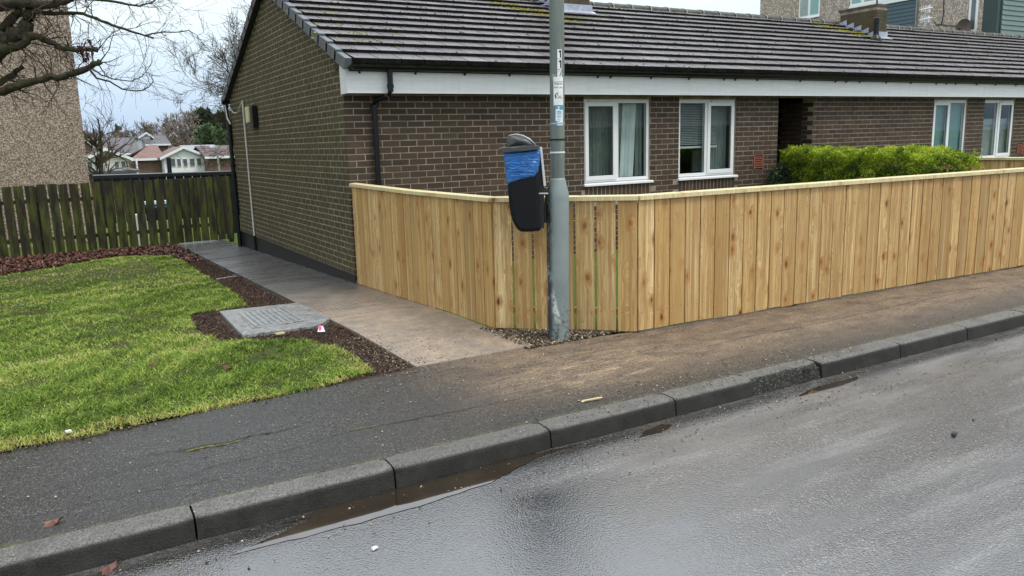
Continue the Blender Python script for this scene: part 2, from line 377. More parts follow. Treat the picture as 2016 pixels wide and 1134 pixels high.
def road_extra(m, p, base, r):
    x, y, z = sep(m, p)
    f = m.math('MULTIPLY', m.ramp(m.math('SUBTRACT', y, 2.55), [(0.0, 0.0), (.85, 1.0)]), m.ramp(m.noise(m.map(p, (.8, 3, 1)), 1.7, 5, .6), [(.35, .15), (.65, .8)]))
    fx = m.ramp(m.math('MULTIPLY', m.math('SUBTRACT', x, 1.9), .45, True), [(0, .25), (.6, 1.0)])
    base = m.mix(m.math('MULTIPLY', f, m.math('MULTIPLY', fx, .7)), base, (.165, .135, .10))
    r = m.mix(m.math('MULTIPLY', m.math('MULTIPLY', f, fx), .8), r, (.5, .5, .5))
    # standing film of water on the crown of the near lane, dying out to the right
    dx = m.math('MULTIPLY', m.math('SUBTRACT', x, 1.15), .62); dy = m.math('SUBTRACT', y, 2.55)
    q = m.math('ADD', m.math('ADD', m.math('MULTIPLY', dx, dx), m.math('MULTIPLY', dy, dy)), m.math('MULTIPLY', m.math('SUBTRACT', m.noise(m.map(p, (1.2, 3.0, 1), (0, 0, -.15)), 1.5, 5, .6), .5), 1.3))
    film = m.ramp(q, [(.35, 1.0), (.95, 0.0)])
    st = m.ramp(m.noise(m.map(p, (.5, 3.4, 1), (0, 0, .16)), 1.5, 5, .6), [(.50, 0.0), (.70, .6)])     # pale sheen streaks along the road, painted into the colour
    base = m.mix(m.math('MULTIPLY', st, m.math('SUBTRACT', 1.0, film)), base, (.22, .22, .215))
    base = m.mix(m.math('MULTIPLY', film, .8), base, (.018, .019, .020))
    gut = m.ramp(m.math('ABSOLUTE', m.math('SUBTRACT', y, m.math('ADD', 3.42, m.math('MULTIPLY', m.noise(p, 3.0, 4, .6), .08)))), [(.0, .85), (.09, 0.0)])
    base = m.mix(gut, base, (.020, .018, .014)); r = m.mix(gut, r, (.10, .10, .10))
    m.wetmask = film
    return base, m.mix(film, r, m.ramp(m.noise(m.map(p, (1, 3, 1)), 3.0, 5, .65), [(.35, .09), (.65, .20)]))
asphalt('road_asphalt', (.018, .019, .020), (.25, .247, .238), road_extra, .10, .34, 1.0, .65, .0028, 112)
M['road_asphalt'].node_tree.nodes['Principled BSDF'].inputs['IOR'].default_value = 2.15
def path_dust(m, p, base, r):
    x, y, z = sep(m, p)
    f = m.ramp(m.math('MULTIPLY', m.math('SUBTRACT', 10.3, m.math('ADD', y, m.math('MULTIPLY', m.noise(p, 1.6, 4, .6), 1.6))), .4, True), [(0, 0.0), (.8, 1.0)])
    base = m.mix(m.math('MULTIPLY', f, m.ramp(m.noise(p, 3.0, 5, .7), [(.3, .55), (.6, 1.0)])), base, m.ramp(m.noise(p, 6, 6, .8), [(.35, (.19, .135, .085)), (.65, (.42, .30, .185))]))
    return base, m.mix(f, r, (.55, .55, .55))
asphalt('path_concrete', (.13, .13, .13), (.33, .33, .32), path_dust, .18, .40, 1.0, .4, .0020, 120)
M['path_concrete'].node_tree.nodes['Principled BSDF'].inputs['IOR'].default_value = 1.8
m = Mat('kerb_concrete', .5, .2); p = m.pos(); vo = m.n('ShaderNodeTexVoronoi', {'Vector': p, 'Scale': 170.0})
cell = m.n('ShaderNodeSeparateXYZ', {0: vo.outputs['Color']}).outputs[0]
b = m.mix(cell, (.075, .075, .068), (.21, .205, .19)); b = m.mix(m.ramp(m.rnd(), [(0, 0.0), (1, .35)]), b, (.07, .068, .064))
nz = m.n('ShaderNodeSeparateXYZ', {0: m.n('ShaderNodeNewGeometry').outputs['Normal']}).outputs[2]
x, y, z = sep(m, p)
face_dark = m.math('MULTIPLY', m.ramp(m.math('MULTIPLY', m.math('ADD', z, .006), -40.0, True), [(0, 0.0), (.5, 1.0)]), .9)   # kerb face turns darker just below its top edge
b = m.mix(face_dark, b, m.ramp(m.noise(p, 7, 4, .6), [(.35, (.010, .010, .008)), (.7, (.024, .022, .018))]))
b = m.mix(m.ramp(m.noise(p, 5, 5, .6), [(.5, 0.0), (.75, .6)]), b, (.05, .05, .045))
m.col(b); m.rough(m.ramp(m.noise(p, 4, 4), [(.3, .5), (.7, .8)])); m.bump(m.math('ADD', vo.outputs['Distance'], m.noise(p, 80, 3)), .7, .003); M['kerb_concrete'] = m.m
m = Mat('kerb_broken', .8, .3); p = m.pos(); m.col(m.ramp(m.noise(p, 70, 5, .75), [(.40, (.014, .014, .012)), (.54, (.045, .045, .038)), (.66, (.20, .195, .15))])); m.bump(m.noise(p, 60, 5, .8), 1.0, .02); M['kerb_broken'] = m.m
m = Mat('cover_concrete', .45, .5); p = m.pos(); n1 = m.noise(p, 9, 6, .7)
m.col(m.mix(m.ramp(m.noise(m.map(p, (14, 34, 1)), 1, 5, .75), [(.50, 0.0), (.60, .85)]), m.ramp(n1, [(.3, (.15, .155, .15)), (.7, (.36, .37, .36))]), (.045, .045, .038))); m.rough(m.ramp(n1, [(.3, .3), (.7, .6)])); m.bump(m.noise(p, 120, 4), .6, .004); M['cover_concrete'] = m.m
m = Mat('soil', .8, .25); p = m.pos(); n = m.noise(p, 24, 6, .75)
m.col(m.ramp(n, [(.3, (.022, .014, .010)), (.5, (.055, .036, .026)), (.72, (.105, .070, .050))])); m.bump(n, 1.0, .03); M['soil'] = m.m
m = Mat('turf', .85, .15); p = m.pos(); n = m.noise(p, 14, 6, .7); n2 = m.noise(m.map(p, (1, .8, 1)), 1.3, 5, .65)
b = m.ramp(n, [(.3, (.030, .038, .012)), (.6, (.070, .085, .022))]); b = m.mix(m.ramp(n2, [(.56, 0.0), (.68, .8)]), b, (.060, .045, .028)); x, y, z = sep(m, p); mud = m.math('MULTIPLY', m.ramp(m.math('ABSOLUTE', m.math('SUBTRACT', y, 13.6)), [(0.0, 1.0), (1.0, 0.0)]), m.ramp(m.noise(p, 2.2, 5, .65), [(.38, 0.0), (.5, 1.0)])); b = m.mix(mud, b, (.070, .052, .034)); m.col(b); m.bump(n, .8, .02); M['turf'] = m.m
m = Mat('far_grass', .9, .1); p = m.pos(); m.col(m.ramp(m.noise(p, .5, 6, .7), [(.3, (.05, .085, .02)), (.7, (.11, .15, .03))])); M['far_grass'] = m.m
m = Mat('gravel_bits', .8, .3); m.col(m.ramp(m.tone(), [(0, (.035, .026, .018)), (.4, (.085, .062, .042)), (.7, (.16, .12, .08)), (.9, (.33, .26, .17)), (1, (.55, .50, .38))])); M['gravel_bits'] = m.m
m = Mat('bark_chips', .75, .3); m.col(m.ramp(m.tone(), [(0, (.020, .011, .008)), (.5, (.060, .032, .022)), (.85, (.12, .065, .045)), (1, (.24, .19, .14))])); M['bark_chips'] = m.m
m = Mat('fallen_leaf', .45, .5); m.col(m.ramp(m.rnd(), [(0, (.035, .014, .009)), (.35, (.085, .030, .018)), (.7, (.15, .055, .035)), (1, (.24, .12, .075))])); M['fallen_leaf'] = m.m
m = Mat('grass_blade', .5, .35); t = m.tone()
m.col(m.ramp(t, [(0, (.050, .090, .012)), (.3, (.125, .205, .020)), (.6, (.23, .36, .045)), (.82, (.38, .50, .09)), (.93, (.52, .48, .17)), (1, (.40, .23, .08))]))
m.b.inputs['Subsurface Weight'].default_value = 0
tr = m.n('ShaderNodeBsdfTranslucent'); m.l(m.b.inputs['Base Color'].links[0].from_socket, tr.inputs[0])
ms = m.n('ShaderNodeMixShader', {0: .3}); m.l(m.b.outputs[0], ms.inputs[1]); m.l(tr.outputs[0], ms.inputs[2])
m.l(ms.outputs[0], m.t.nodes['Material Output'].inputs[0]); M['grass_blade'] = m.m
def leafmat(name, stops, trans=.3):
    m = Mat(name, .55, .3); m.col(m.ramp(m.tone(), stops)); tr = m.n('ShaderNodeBsdfTranslucent'); m.l(m.b.inputs['Base Color'].links[0].from_socket, tr.inputs[0])
    ms = m.n('ShaderNodeMixShader', {0: trans}); m.l(m.b.outputs[0], ms.inputs[1]); m.l(tr.outputs[0], ms.inputs[2]); m.l(ms.outputs[0], m.t.nodes['Material Output'].inputs[0]); M[name] = m.m
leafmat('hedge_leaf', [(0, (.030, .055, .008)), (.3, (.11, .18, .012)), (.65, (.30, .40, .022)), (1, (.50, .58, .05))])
leafmat('evergreen_leaf', [(0, (.020, .036, .020)), (.5, (.048, .080, .038)), (1, (.12, .19, .085))])
m = Mat('muddy_water', .03, 1.0); p = m.pos(); m.col(m.ramp(m.noise(p, 3, 4), [(.3, (.022, .016, .010)), (.7, (.042, .030, .019))])); m.b.inputs['IOR'].default_value = 1.33; m.bump(m.noise(m.map(p, (6, 14, 1)), 1.0, 2), .03, .003); M['muddy_water'] = m.m; m.b.inputs['IOR'].default_value = 1.9
# ---- post paint
m = Mat('post_paint', .45, .45); p = m.obj(); n1 = m.noise(p, 3.2, 6, .65); x, y, z = sep(m, p)
b = m.ramp(n1, [(.3, (.175, .215, .21)), (.7, (.24, .285, .275))])
b = m.mix(m.ramp(m.noise(m.map(p, (20, 20, 5)), 1.3, 5, .7), [(.60, 0.0), (.70, .75)]), b, (.28, .33, .32))
side = m.math('ADD', m.math('MULTIPLY', x, -.85), m.math('MULTIPLY', y, .52))     # the scraped side of the post
zc = m.math('SUBTRACT', 1.25, z)
dk = m.math('MULTIPLY', m.ramp(m.noise(m.map(p, (13, 13, 6)), 1.5, 6, .75), [(.42, 0.0), (.48, 1.0)]), m.ramp(m.math('ADD', side, m.math('MULTIPLY', m.noise(p, 5, 3), .05)), [(.058, .0), (.088, 1.0)]))
wh = m.math('MULTIPLY', m.ramp(m.math('ADD', m.math('ABSOLUTE', m.math('SUBTRACT', m.math('SUBTRACT', z, .30), m.math('MULTIPLY', m.math('SUBTRACT', side, .03), 2.6))), m.math('MULTIPLY', m.math('ABSOLUTE', m.math('SUBTRACT', side, .035)), 2.0)), [(.06, 1.0), (.15, 0.0)]), m.ramp(m.noise(p, 30, 4, .7), [(.42, 0.0), (.5, .95)]))
b = m.mix(wh, b, (.62, .64, .63))
b = m.mix(dk, b, (.028, .030, .032))
dk2 = m.math('MULTIPLY', m.ramp(m.noise(p, 26, 5, .7), [(.5, 0.0), (.6, .9)]), m.ramp(z, [(.02, 1.0), (.17, .75), (.45, 0.0)]))
b = m.mix(dk2, b, (.05, .055, .055)); m.col(b); m.bump(m.math('ADD', m.noise(p, 45, 4), m.math('MULTIPLY', dk, -1.5)), .4, .003); M['post_paint'] = m.m
m = Mat('shaft_paint', .45, .45); p = m.obj(); n1 = m.noise(m.map(p, (12, 12, 1.5)), 1.2, 5, .6)
b = m.ramp(n1, [(.3, (.105, .130, .115)), (.7, (.16, .19, .17))]); x, y, z = sep(m, p)
b = m.mix(m.math('MULTIPLY', m.ramp(m.noise(m.map(p, (10, 10, 3)), 1, 5, .7), [(.45, 0.0), (.6, .7)]), m.ramp(m.math('MULTIPLY', x, 14.0, True), [(0, .0), (.4, 1.0)])), b, (.21, .235, .16))
m.col(b); m.bump(m.noise(p, 60, 3), .2, .002); M['shaft_paint'] = m.m
m = Mat('sign_white', .35, .5); m.col(m.ramp(m.noise(m.obj(), 30, 4), [(.3, (.66, .68, .67)), (.7, (.8, .8, .79))])); M['sign_white'] = m.m
simple('sign_black', (.012, .012, .012), .5, .4, .1, 4, 0); simple('poster_teal', (.03, .30, .42), .4); simple('poster_pale', (.62, .74, .78), .4); simple('ink_grey', (.12, .13, .14), .5)
m = Mat('bag_blue', .28, .6); p = m.obj(); n = m.n('ShaderNodeTexNoise', {'Vector': m.map(p, (5, 5, 26), (0, .35, 0)), 'Scale': 1.6, 'Detail': 3.0, 'Roughness': .5, 'Distortion': 1.2}).outputs['Fac']
m.col(m.ramp(n, [(.3, (.010, .095, .33)), (.6, (.022, .18, .52))])); m.bump(n, 1.0, .02); M['bag_blue'] = m.m
# ---- glass and things behind it
m = bpy.data.materials.new('window_glass'); m.use_nodes = True; t_ = m.node_tree; t_.nodes.clear()
g1 = t_.nodes.new('ShaderNodeBsdfGlossy'); g1.inputs['Roughness'].default_value = .015; g1.inputs['Color'].default_value = (.9, .95, .95, 1)
g2 = t_.nodes.new('ShaderNodeBsdfTransparent'); g2.inputs['Color'].default_value = (.84, .87, .86, 1)
fr = t_.nodes.new('ShaderNodeFresnel'); fr.inputs['IOR'].default_value = 1.55
g3 = t_.nodes.new('ShaderNodeMixShader'); g4 = t_.nodes.new('ShaderNodeOutputMaterial')
gb = t_.nodes.new('ShaderNodeNewGeometry'); gs_ = t_.nodes.new('ShaderNodeMath'); gs_.operation = 'SUBTRACT'; gs_.inputs[0].default_value = 1.0; t_.links.new(gb.outputs['Backfacing'], gs_.inputs[1])
gm = t_.nodes.new('ShaderNodeMath'); gm.operation = 'MULTIPLY'; t_.links.new(fr.outputs[0], gm.inputs[0]); t_.links.new(gs_.outputs[0], gm.inputs[1]); t_.links.new(gm.outputs[0], g3.inputs[0]); t_.links.new(g2.outputs[0], g3.inputs[1]); t_.links.new(g1.outputs[0], g3.inputs[2]); t_.links.new(g3.outputs[0], g4.inputs[0]); M['window_glass'] = m
simple('curtain_dark', (.20, .23, .22), .9, .1, .2, 4, 0); simple('curtain_mid', (.34, .39, .385), .9, .1, .15, 3, 0); simple('curtain_pale', (.80, .86, .88), .9, .1, .15, 4, 0)
simple('blind_teal', (.26, .43, .44), .7, .3, .05, 3, 0); simple('blind_slat', (.42, .45, .45), .6, .3, .08, 3, 0); simple('blind_slat_pale', (.62, .66, .68), .6, .3, .08, 3, 0)
# ---- far things
def pebble(name, a, b, c, s=26):
    m = Mat(name, .85, .25); p = m.pos(); vo = m.n('ShaderNodeTexVoronoi', {'Vector': p, 'Scale': float(s)})
    cell = m.n('ShaderNodeSeparateXYZ', {0: vo.outputs['Color']}).outputs[0]
    x = m.ramp(cell, [(0, a), (.45, b), (.9, c)]); st = m.noise(m.map(p, (1.5, 1.5, .12)), 1.2, 5, .6)
    x = m.mix(m.ramp(st, [(.5, 0.0), (.75, .25)]), x, tuple(v_ * .6 for v_ in a)); x = m.mix(m.ramp(vo.outputs['Distance'], [(.3, 0.0), (.6, .55)]), x, tuple(v_ * .35 for v_ in a))
    m.col(x); m.bump(vo.outputs['Distance'], -.6, .01); M[name] = m.m
pebble('pebbledash_brown', (.16, .115, .085), (.34, .265, .20), (.62, .53, .42), 48)
pebble('pebbledash_pink', (.36, .27, .22), (.52, .43, .37), (.74, .66, .60), 18)
simple('clad_slate', (.060, .100, .125), .5, .4, .1, 2, .1); simple('clad_sage', (.135, .20, .185), .5, .4, .1, 2, .1); simple('clad_dark', (.035, .062, .058), .5, .4, .1, 2, .1)
simple('far_brick', (.17, .115, .090), .85, .2, .2, 3, 0); simple('far_white', (.74, .76, .78), .5, .3, .04, 1, 0); simple('far_cream', (.55, .52, .46), .7, .3, .08, 1, 0)
simple('far_slate_roof', (.10, .098, .105), .6, .4, .2, 1.2, 0); simple('far_red_roof', (.185, .115, .10), .7, .3, .2, 1.2, 0); simple('far_brown_roof', (.12, .085, .085), .7, .3, .2, 1.2, 0); simple('far_grey_roof', (.22, .25, .28), .4, .5, .15, 1, 0)
simple('far_window', (.10, .12, .13), .15, .8, .3, 1, 0)
m = Mat('bark', .85, .2); p = m.pos(); n = m.noise(m.map(p, (14, 14, 14)), 1.3, 6, .7)
b = m.ramp(n, [(.3, (.018, .015, .010)), (.6, (.060, .050, .034)), (.8, (.13, .12, .08))]); b = m.mix(m.ramp(m.noise(p, 3.5, 5, .6), [(.45, 0.0), (.62, .75)]), b, (.055, .065, .020)); m.col(b); m.bump(n, 1.0, .02); M['bark'] = m.m
simple('twig', (.045, .035, .026), .8, .2, .3, 8, 0); simple('far_twig', (.16, .125, .105), .9, .1, .3, .6, 0); simple('far_twig_pale', (.24, .20, .17), .9, .1, .3, .6, 0); simple('mid_twig', (.085, .068, .05), .9, .1, .3, 1, 0)
simple('litter_pink', (.75, .12, .35), .4); simple('litter_white', (.75, .75, .76), .4); simple('litter_cream', (.50, .43, .24), .6); simple('blue_paint', (.03, .22, .40), .4)

# ================================================================== THE GROUND
def struct(o): o['kind'] = 'structure'; return o
# terrain, one sheet out to the horizon
xs = np.array([-700, -300, -120, -60, -25, -10, -4, 0, 4, 10, 16, 25, 45, 80, 150, 300, 700.])
ys = np.array([-600, -200, -60, -20, -8, -5.4, -5.3, 3.45, 3.75, 5, 6.6, 9, 12, 15, 17.5, 20, 26, 35, 50, 65, 80, 120, 200, 400, 900.])
def terr(x, y):
    if y < -5.3: return -.02
    if y < 3.5: return -.30
    if y < 17.5: return float(gz(y)) - .035
    return -.36 - 2.0 * min(1, max(0, (y - 19) / 46)) ** .9
V = np.array([(x, y, terr(x, y)) for y in ys for x in xs]); nx = len(xs)
Fc = np.array([(j * nx + i, j * nx + i + 1, (j + 1) * nx + i + 1, (j + 1) * nx + i) for j in range(len(ys) - 1) for i in range(nx - 1)])
struct(tris_object('ground', V, Fc, M['far_grass']))
# road
def sheet(name, x0, x1, y0, y1, z, mat, nx, ny, amp=0.0, zf=None, parent=None):
    X = np.linspace(x0, x1, nx); Yv = np.linspace(y0, y1, ny); G = np.array([(a, b, (zf(b) if zf else z)) for b in Yv for a in X], float)
    if amp: G[:, 2] += amp * (np.sin(G[:, 0] * 1.7 + G[:, 1] * 2.3) + np.sin(G[:, 0] * .63 - G[:, 1] * 3.1 + 1) + .5 * np.sin(G[:, 0] * 4.1 + 2))
    Q = np.array([(j * nx + i, j * nx + i + 1, (j + 1) * nx + i + 1, (j + 1) * nx + i) for j in range(ny - 1) for i in range(nx - 1)])
    return tris_object(name, G, Q, mat, parent=parent)
struct(sheet('road', -60, 90, -5.3, 3.60, -.114, M['road_asphalt'], 120, 40, .0006))
struct(sheet('opposite_pavement', -60, 90, -8.0, -5.3, .0, M['pavement_asphalt'], 30, 3))
# pavement: from the kerb back to lawn edge / fence line
def poly_obj(name, pts, mat, zf=lambda x, y: 0, parent=None, thick=0, **k):
    b = MB(); top = [(x, y, zf(x, y)) for x, y in pts]
    if thick: b.prism([(x, y, z - thick) for x, y, z in top], (0, 0, thick))
    else: b.quad(top)
    return b.build(name, mat, parent, origin=(0, 0, 0), **k)
pav = struct(poly_obj('pavement', [(-60, 3.70), (90, 3.70), (90, 4.96), (9.8, 4.90), (4.2, 5.08), (3.2, 5.22), (2.17, 5.19), (1.9, 5.14), (.1, 5.02), (-60, 5.0)], M['pavement_asphalt']))
# far end of the ground behind the garden fence: lawn of the gardens
struct(poly_obj('garden_lawn', [(3.35, 5.86), (4.15, 5.10), (9.8, 4.93), (60, 4.98), (60, 9.28), (3.35, 9.28)], M['far_grass'], lambda x, y: -.012))
# gable path of wet concrete, falling gently to the back
def path_z(y): return float(gz(y)) + .012
pathS = empty('path'); struct(pathS)
slabs = [(5.17, 7.3), (7.3, 9.95), (9.95, 13.7), (13.7, 18.2)]
for a, b_ in slabs:
    mb = MB(); n = max(2, int((b_ - a) / .3))
    for i in range(n):
        y0, y1 = a + (b_ - a) * i / n, a + (b_ - a) * (i + 1) / n
        if i == n - 1: y1 -= .012
        xr = lambda y: 3.145 if y > 9.2 else (3.19 if y < 9.2 else 3.145)
        if y1 < 6: x0 = 2.17
        else: x0 = 2.17
        mb.hexa([(x0, y0, path_z(y0) - .10), (xr(y0), y0, path_z(y0) - .10), (xr(y1), y1, path_z(y1) - .10), (x0, y1, path_z(y1) - .10), (x0, y0, path_z(y0)), (xr(y0), y0, path_z(y0)), (xr(y1), y1, path_z(y1)), (x0, y1, path_z(y1))])
    o = mb.build('slab', M['path_concrete'], pathS, origin=(0, 0, 0)); o.name = 'path_slab'
# path edging strip, dark wet concrete
mb = MB()
for y0, y1 in ((8.32, 11.5), (11.5, 14.5), (14.5, 17.2)):
    mb.hexa([(2.115, y0, path_z(y0) - .12), (2.165, y0, path_z(y0) - .12), (2.165, y1, path_z(y1) - .12), (2.115, y1, path_z(y1) - .12), (2.115, y0, path_z(y0) - .012), (2.165, y0, path_z(y0) - .012), (2.165, y1, path_z(y1) - .012), (2.115, y1, path_z(y1) - .012)])
mb.build('path_edging', M['kerb_concrete'], pathS, origin=(0, 0, 0))
# textured patch of tactile studs set in the path
mb = MB()
for i in range(15):
    for j in range(9):
        x = 2.22 + i * .055; y = 7.62 + j * .055
        mb.box((x, y, path_z(y) - .002), (x + .032, y + .032, path_z(y) + .004))
props(mb.build('stud_panel', M['cover_concrete'] if False else M['path_concrete'], pathS, origin=(0, 0, 0)), kind='stuff')

# kerb: every stone its own part
kerb = struct(empty('kerb', (0, 3.6, 0)))
joints = [-7.0, -6.08, -5.16, -4.24, -3.32, -2.4, -1.48, -.56, .39, 1.35, 2.30, 3.24, 3.93, 4.62, 5.53, 6.43, 7.35, 8.27, 9.19, 10.1, 11.0, 11.9, 12.8, 13.7, 14.6, 15.5, 16.4]
prof = [(3.562, -.20), (3.562, -.105), (3.569, -.03), (3.574, -.014), (3.582, -.004), (3.596, .002), (3.64, .004), (3.716, .004), (3.716, -.20)]
def kerb_mesh(L_, seed, rough=False):
    r = np.random.default_rng(seed); n = 40 if rough else 12; me = bpy.data.meshes.new('kerbstone'); V = []; k = len(prof)
    tilt = r.normal(0, .002)
    for i in range(n + 1):
        x = L_ * i / n
        if i == 0: x += .005
        if i == n: x -= .005
        e = 0.004 if i in (0, n) else 0
        for j, (y, z) in enumerate(prof):
            dy = dz = 0
            if rough and 1 <= j <= 6:
                dep = .5 + .5 * math.sin(i * .33 + 1) ; dy = abs(r.normal(0, .007)) + (.022 * dep if 2 <= j <= 5 else 0); dz = -abs(r.normal(0, .005)) - (.016 * dep if 3 <= j <= 5 else 0)
            elif 2 <= j <= 5: dy = abs(r.normal(0, .0012)); dz = -abs(r.normal(0, .0015))
            V.append((x, y - 3.6 + dy + (e if j < 6 else 0), z + dz - (e if j > 2 else 0) + tilt * (i / n)))
    Fq = []
    for i in range(n):
        for j in range(k - 1): Fq.append((i * k + j, (i + 1) * k + j, (i + 1) * k + j + 1, i * k + j + 1))
    me.from_pydata(V, [], Fq + [tuple(range(k)), tuple(n * k + j for j in range(k - 1, -1, -1))])
    me.materials.append(M['kerb_concrete'])
    if rough:
        me.materials.append(M['kerb_broken'])
        for f in me.polygons:
            if f.index < n * (k - 1) and (f.index % (k - 1)) in (1, 2, 3, 4): f.material_index = 1
    else:
        me.polygons.foreach_set('use_smooth', [i < n * (k - 1) and (i % (k - 1)) in (2, 3, 4) for i in range(len(me.polygons))])
    at = me.attributes.new('tone', 'FLOAT', 'FACE'); me.update(); return me
for i, (a, b_) in enumerate(zip(joints[:-1], joints[1:])):
    rough = abs(a - 3.93) < .01
    o = link('kerbstone', kerb_mesh(b_ - a, 50 + i, rough), kerb, (a, 3.6, 0))
    if rough: props(o, label='kerbstone with a crumbled, broken front edge')
bed = MB(); bed.box((-60, 3.63, -.3), (90, 3.72, -.03)); bed.build('kerb_bed', M['soil'], kerb, origin=(0, 3.6, 0))

# cracks and seams in the pavement
def strip(mb, pts, w0, z, seed=0):
    r = np.random.default_rng(seed); L_ = []; R_ = []; P = []
    for (a, b_) in zip(pts[:-1], pts[1:]):
        for t in np.linspace(0, 1, 7)[:-1]: P.append(np.array(a) * (1 - t) + np.array(b_) * t)
    P.append(np.array(pts[-1]))
    n = len(P)
    for i, p in enumerate(P):
        e = math.sin(math.pi * min(1, max(0.02, i / (n - 1)))) ** .4
        off = r.normal(0, .006); w_ = w0 * e * (.4 + abs(r.normal(0, .6)))
        L_.append((p[0], p[1] + off + w_, z)); R_.append((p[0] + r.normal(0, .003), p[1] + off - w_ * .4, z))
    for i in range(n - 1): mb.quad([R_[i], R_[i + 1], L_[i + 1], L_[i]])
mb = MB(); ck = [(.151, 4.468), (.288, 4.482), (.437, 4.441), (.57, 4.455), (.70, 4.421), (.817, 4.452), (.956, 4.433), (1.138, 4.448)]
strip(mb, ck[:4], .003, .004, 1); strip(mb, ck[2:], .007, .0045, 2); strip(mb, [(-.3, 4.2), (0, 4.3), (.2, 4.33), (.45, 4.30), (.6, 4.24)], .002, .004, 3)
strip(mb, [(.3, 4.0), (.6, 4.12), (.9, 4.1), (1.3, 4.2), (1.75, 4.17), (2.0, 4.155), (2.35, 4.14), (2.8, 4.13)], .003, .004, 4)
strip(mb, [(-.3, 3.98), (.1, 4.0), (.5, 3.93), (.9, 3.97)], .002, .004, 5); strip(mb, [(3.9, 4.35), (4.8, 4.40), (5.8, 4.38), (7.2, 4.42), (9, 4.40)], .003, .004, 6)
props(mb.build('crack', M['tile_edge'], pav, origin=(0, 0, 0)), label='dark branching cracks in the pavement')
mb = MB(); strip(mb, [(.44, 4.405), (.57, 4.42), (.68, 4.395), (.80, 4.42)], .011, .006, 9); strip(mb, [(1.30, 4.20), (1.6, 4.19)], .006, .006, 10)
props(mb.build('moss', M['moss_yellow'], pav, origin=(0, 0, 0)), kind='stuff')

# puddles along the kerb
def puddle(name, pts, label):
    b = MB(); r = np.random.default_rng(len(pts)); P = []
    for i in range(len(pts)):
        a, c = np.array(pts[i]), np.array(pts[(i + 1) % len(pts)])
        for t in np.linspace(0, 1, 6)[:-1]:
            q = a * (1 - t) + c * t; P.append((q[0] + r.normal(0, .006), q[1] + r.normal(0, .004), -.1121))
    b.quad(P); o = b.build(name, M['muddy_water'], origin=(0, 0, 0)); o['kind'] = 'structure'; return o
puddle('puddle', [(.50, 3.35), (.80, 3.325), (1.08, 3.32), (1.45, 3.33), (1.80, 3.365), (1.95, 3.42), (2.15, 3.50), (2.5, 3.53), (2.3, 3.553), (1.9, 3.562), (1.4, 3.563), (1.0, 3.56), (.75, 3.52), (.9, 3.49), (.8, 3.45)], '')
puddle('puddle', [(4.15, 3.39), (4.35, 3.385), (4.6, 3.38), (4.80, 3.41), (4.86, 3.45), (4.5, 3.46), (4.3, 3.44)], '')
puddle('puddle', [(2.82, 3.42), (2.98, 3.41), (3.12, 3.46), (3.08, 3.51), (2.92, 3.48)], '')

# soil bed and lawn
LAWN = [(-7, 4.90), (-.41, 4.99), (.04, 4.98), (.77, 5.08), (1.19, 5.10), (1.6, 5.15), (1.853, 5.24), (1.90, 5.6), (1.84, 6.1), (1.80, 6.52), (1.52, 6.72), (1.28, 6.93), (1.13, 7.05), (1.05, 7.4), (1.05, 8.1), (1.09, 8.5), (1.35, 8.62), (1.72, 8.70), (1.78, 10.2), (1.79, 12.0), (1.80, 14.0), (1.76, 15.46), (1.24, 15.9), (.67, 15.9), (-.1, 15.2), (-.85, 14.5), (-7, 14.2)]
LA = np.array(LAWN)
def inside(px, py, poly):
    c = np.zeros(len(px), bool); j = len(poly) - 1
    for i in range(len(poly)):
        xi, yi = poly[i]; xj, yj = poly[j]
        k = ((yi > py) != (yj > py)) & (px < (xj - xi) * (py - yi) / (yj - yi + 1e-12) + xi); c ^= k; j = i
    return c
sheet_s = MB()
for y0, y1 in zip(np.arange(5.16, 18.1, .5)[:-1], np.arange(5.16, 18.1, .5)[1:]):
    sheet_s.quad([(-9, y0, gz(y0) - .008), (2.168, y0, gz(y0) - .008), (2.168, y1, gz(y1) - .008), (-9, y1, gz(y1) - .008)])
sheet_s.quad([(-9, 5.0, -.008), (1.9, 5.13, -.008), (2.168, 5.16, -.008), (-9, 5.16, -.008)])
struct(sheet_s.build('soil', M['soil']))
# turf under the blades: small grid cells inside the lawn outline, softly undulating
g = .09; gx = np.arange(-6, 2.0, g); gy = np.arange(4.9, 16, g)
GX_, GY_ = np.meshgrid(gx, gy); cxs, cys = (GX_ + g / 2).ravel(), (GY_ + g / 2).ravel(); ok = inside(cxs, cys, LAWN) & inside(cxs, cys - .07, LAWN) & inside(cxs + .06, cys, LAWN)
def turfz(x, y): return gz(y) + .004 + .010 * np.sin(x * 3.1 + y * .9) * np.sin(y * 2.3 - x) + .006 * np.sin(x * 9 + y * 7)
cx_, cy_ = GX_.ravel()[ok], GY_.ravel()[ok]; n = len(cx_)
V = np.zeros((n, 4, 3)); 
for k, (a, b_) in enumerate(((0, 0), (1, 0), (1, 1), (0, 1))):
    V[:, k, 0] = cx_ + a * g; V[:, k, 1] = cy_ + b_ * g; V[:, k, 2] = turfz(V[:, k, 0], V[:, k, 1])
lawn = struct(tris_object('lawn', V.reshape(-1, 3), np.arange(n * 4).reshape(-1, 4), M['turf']))
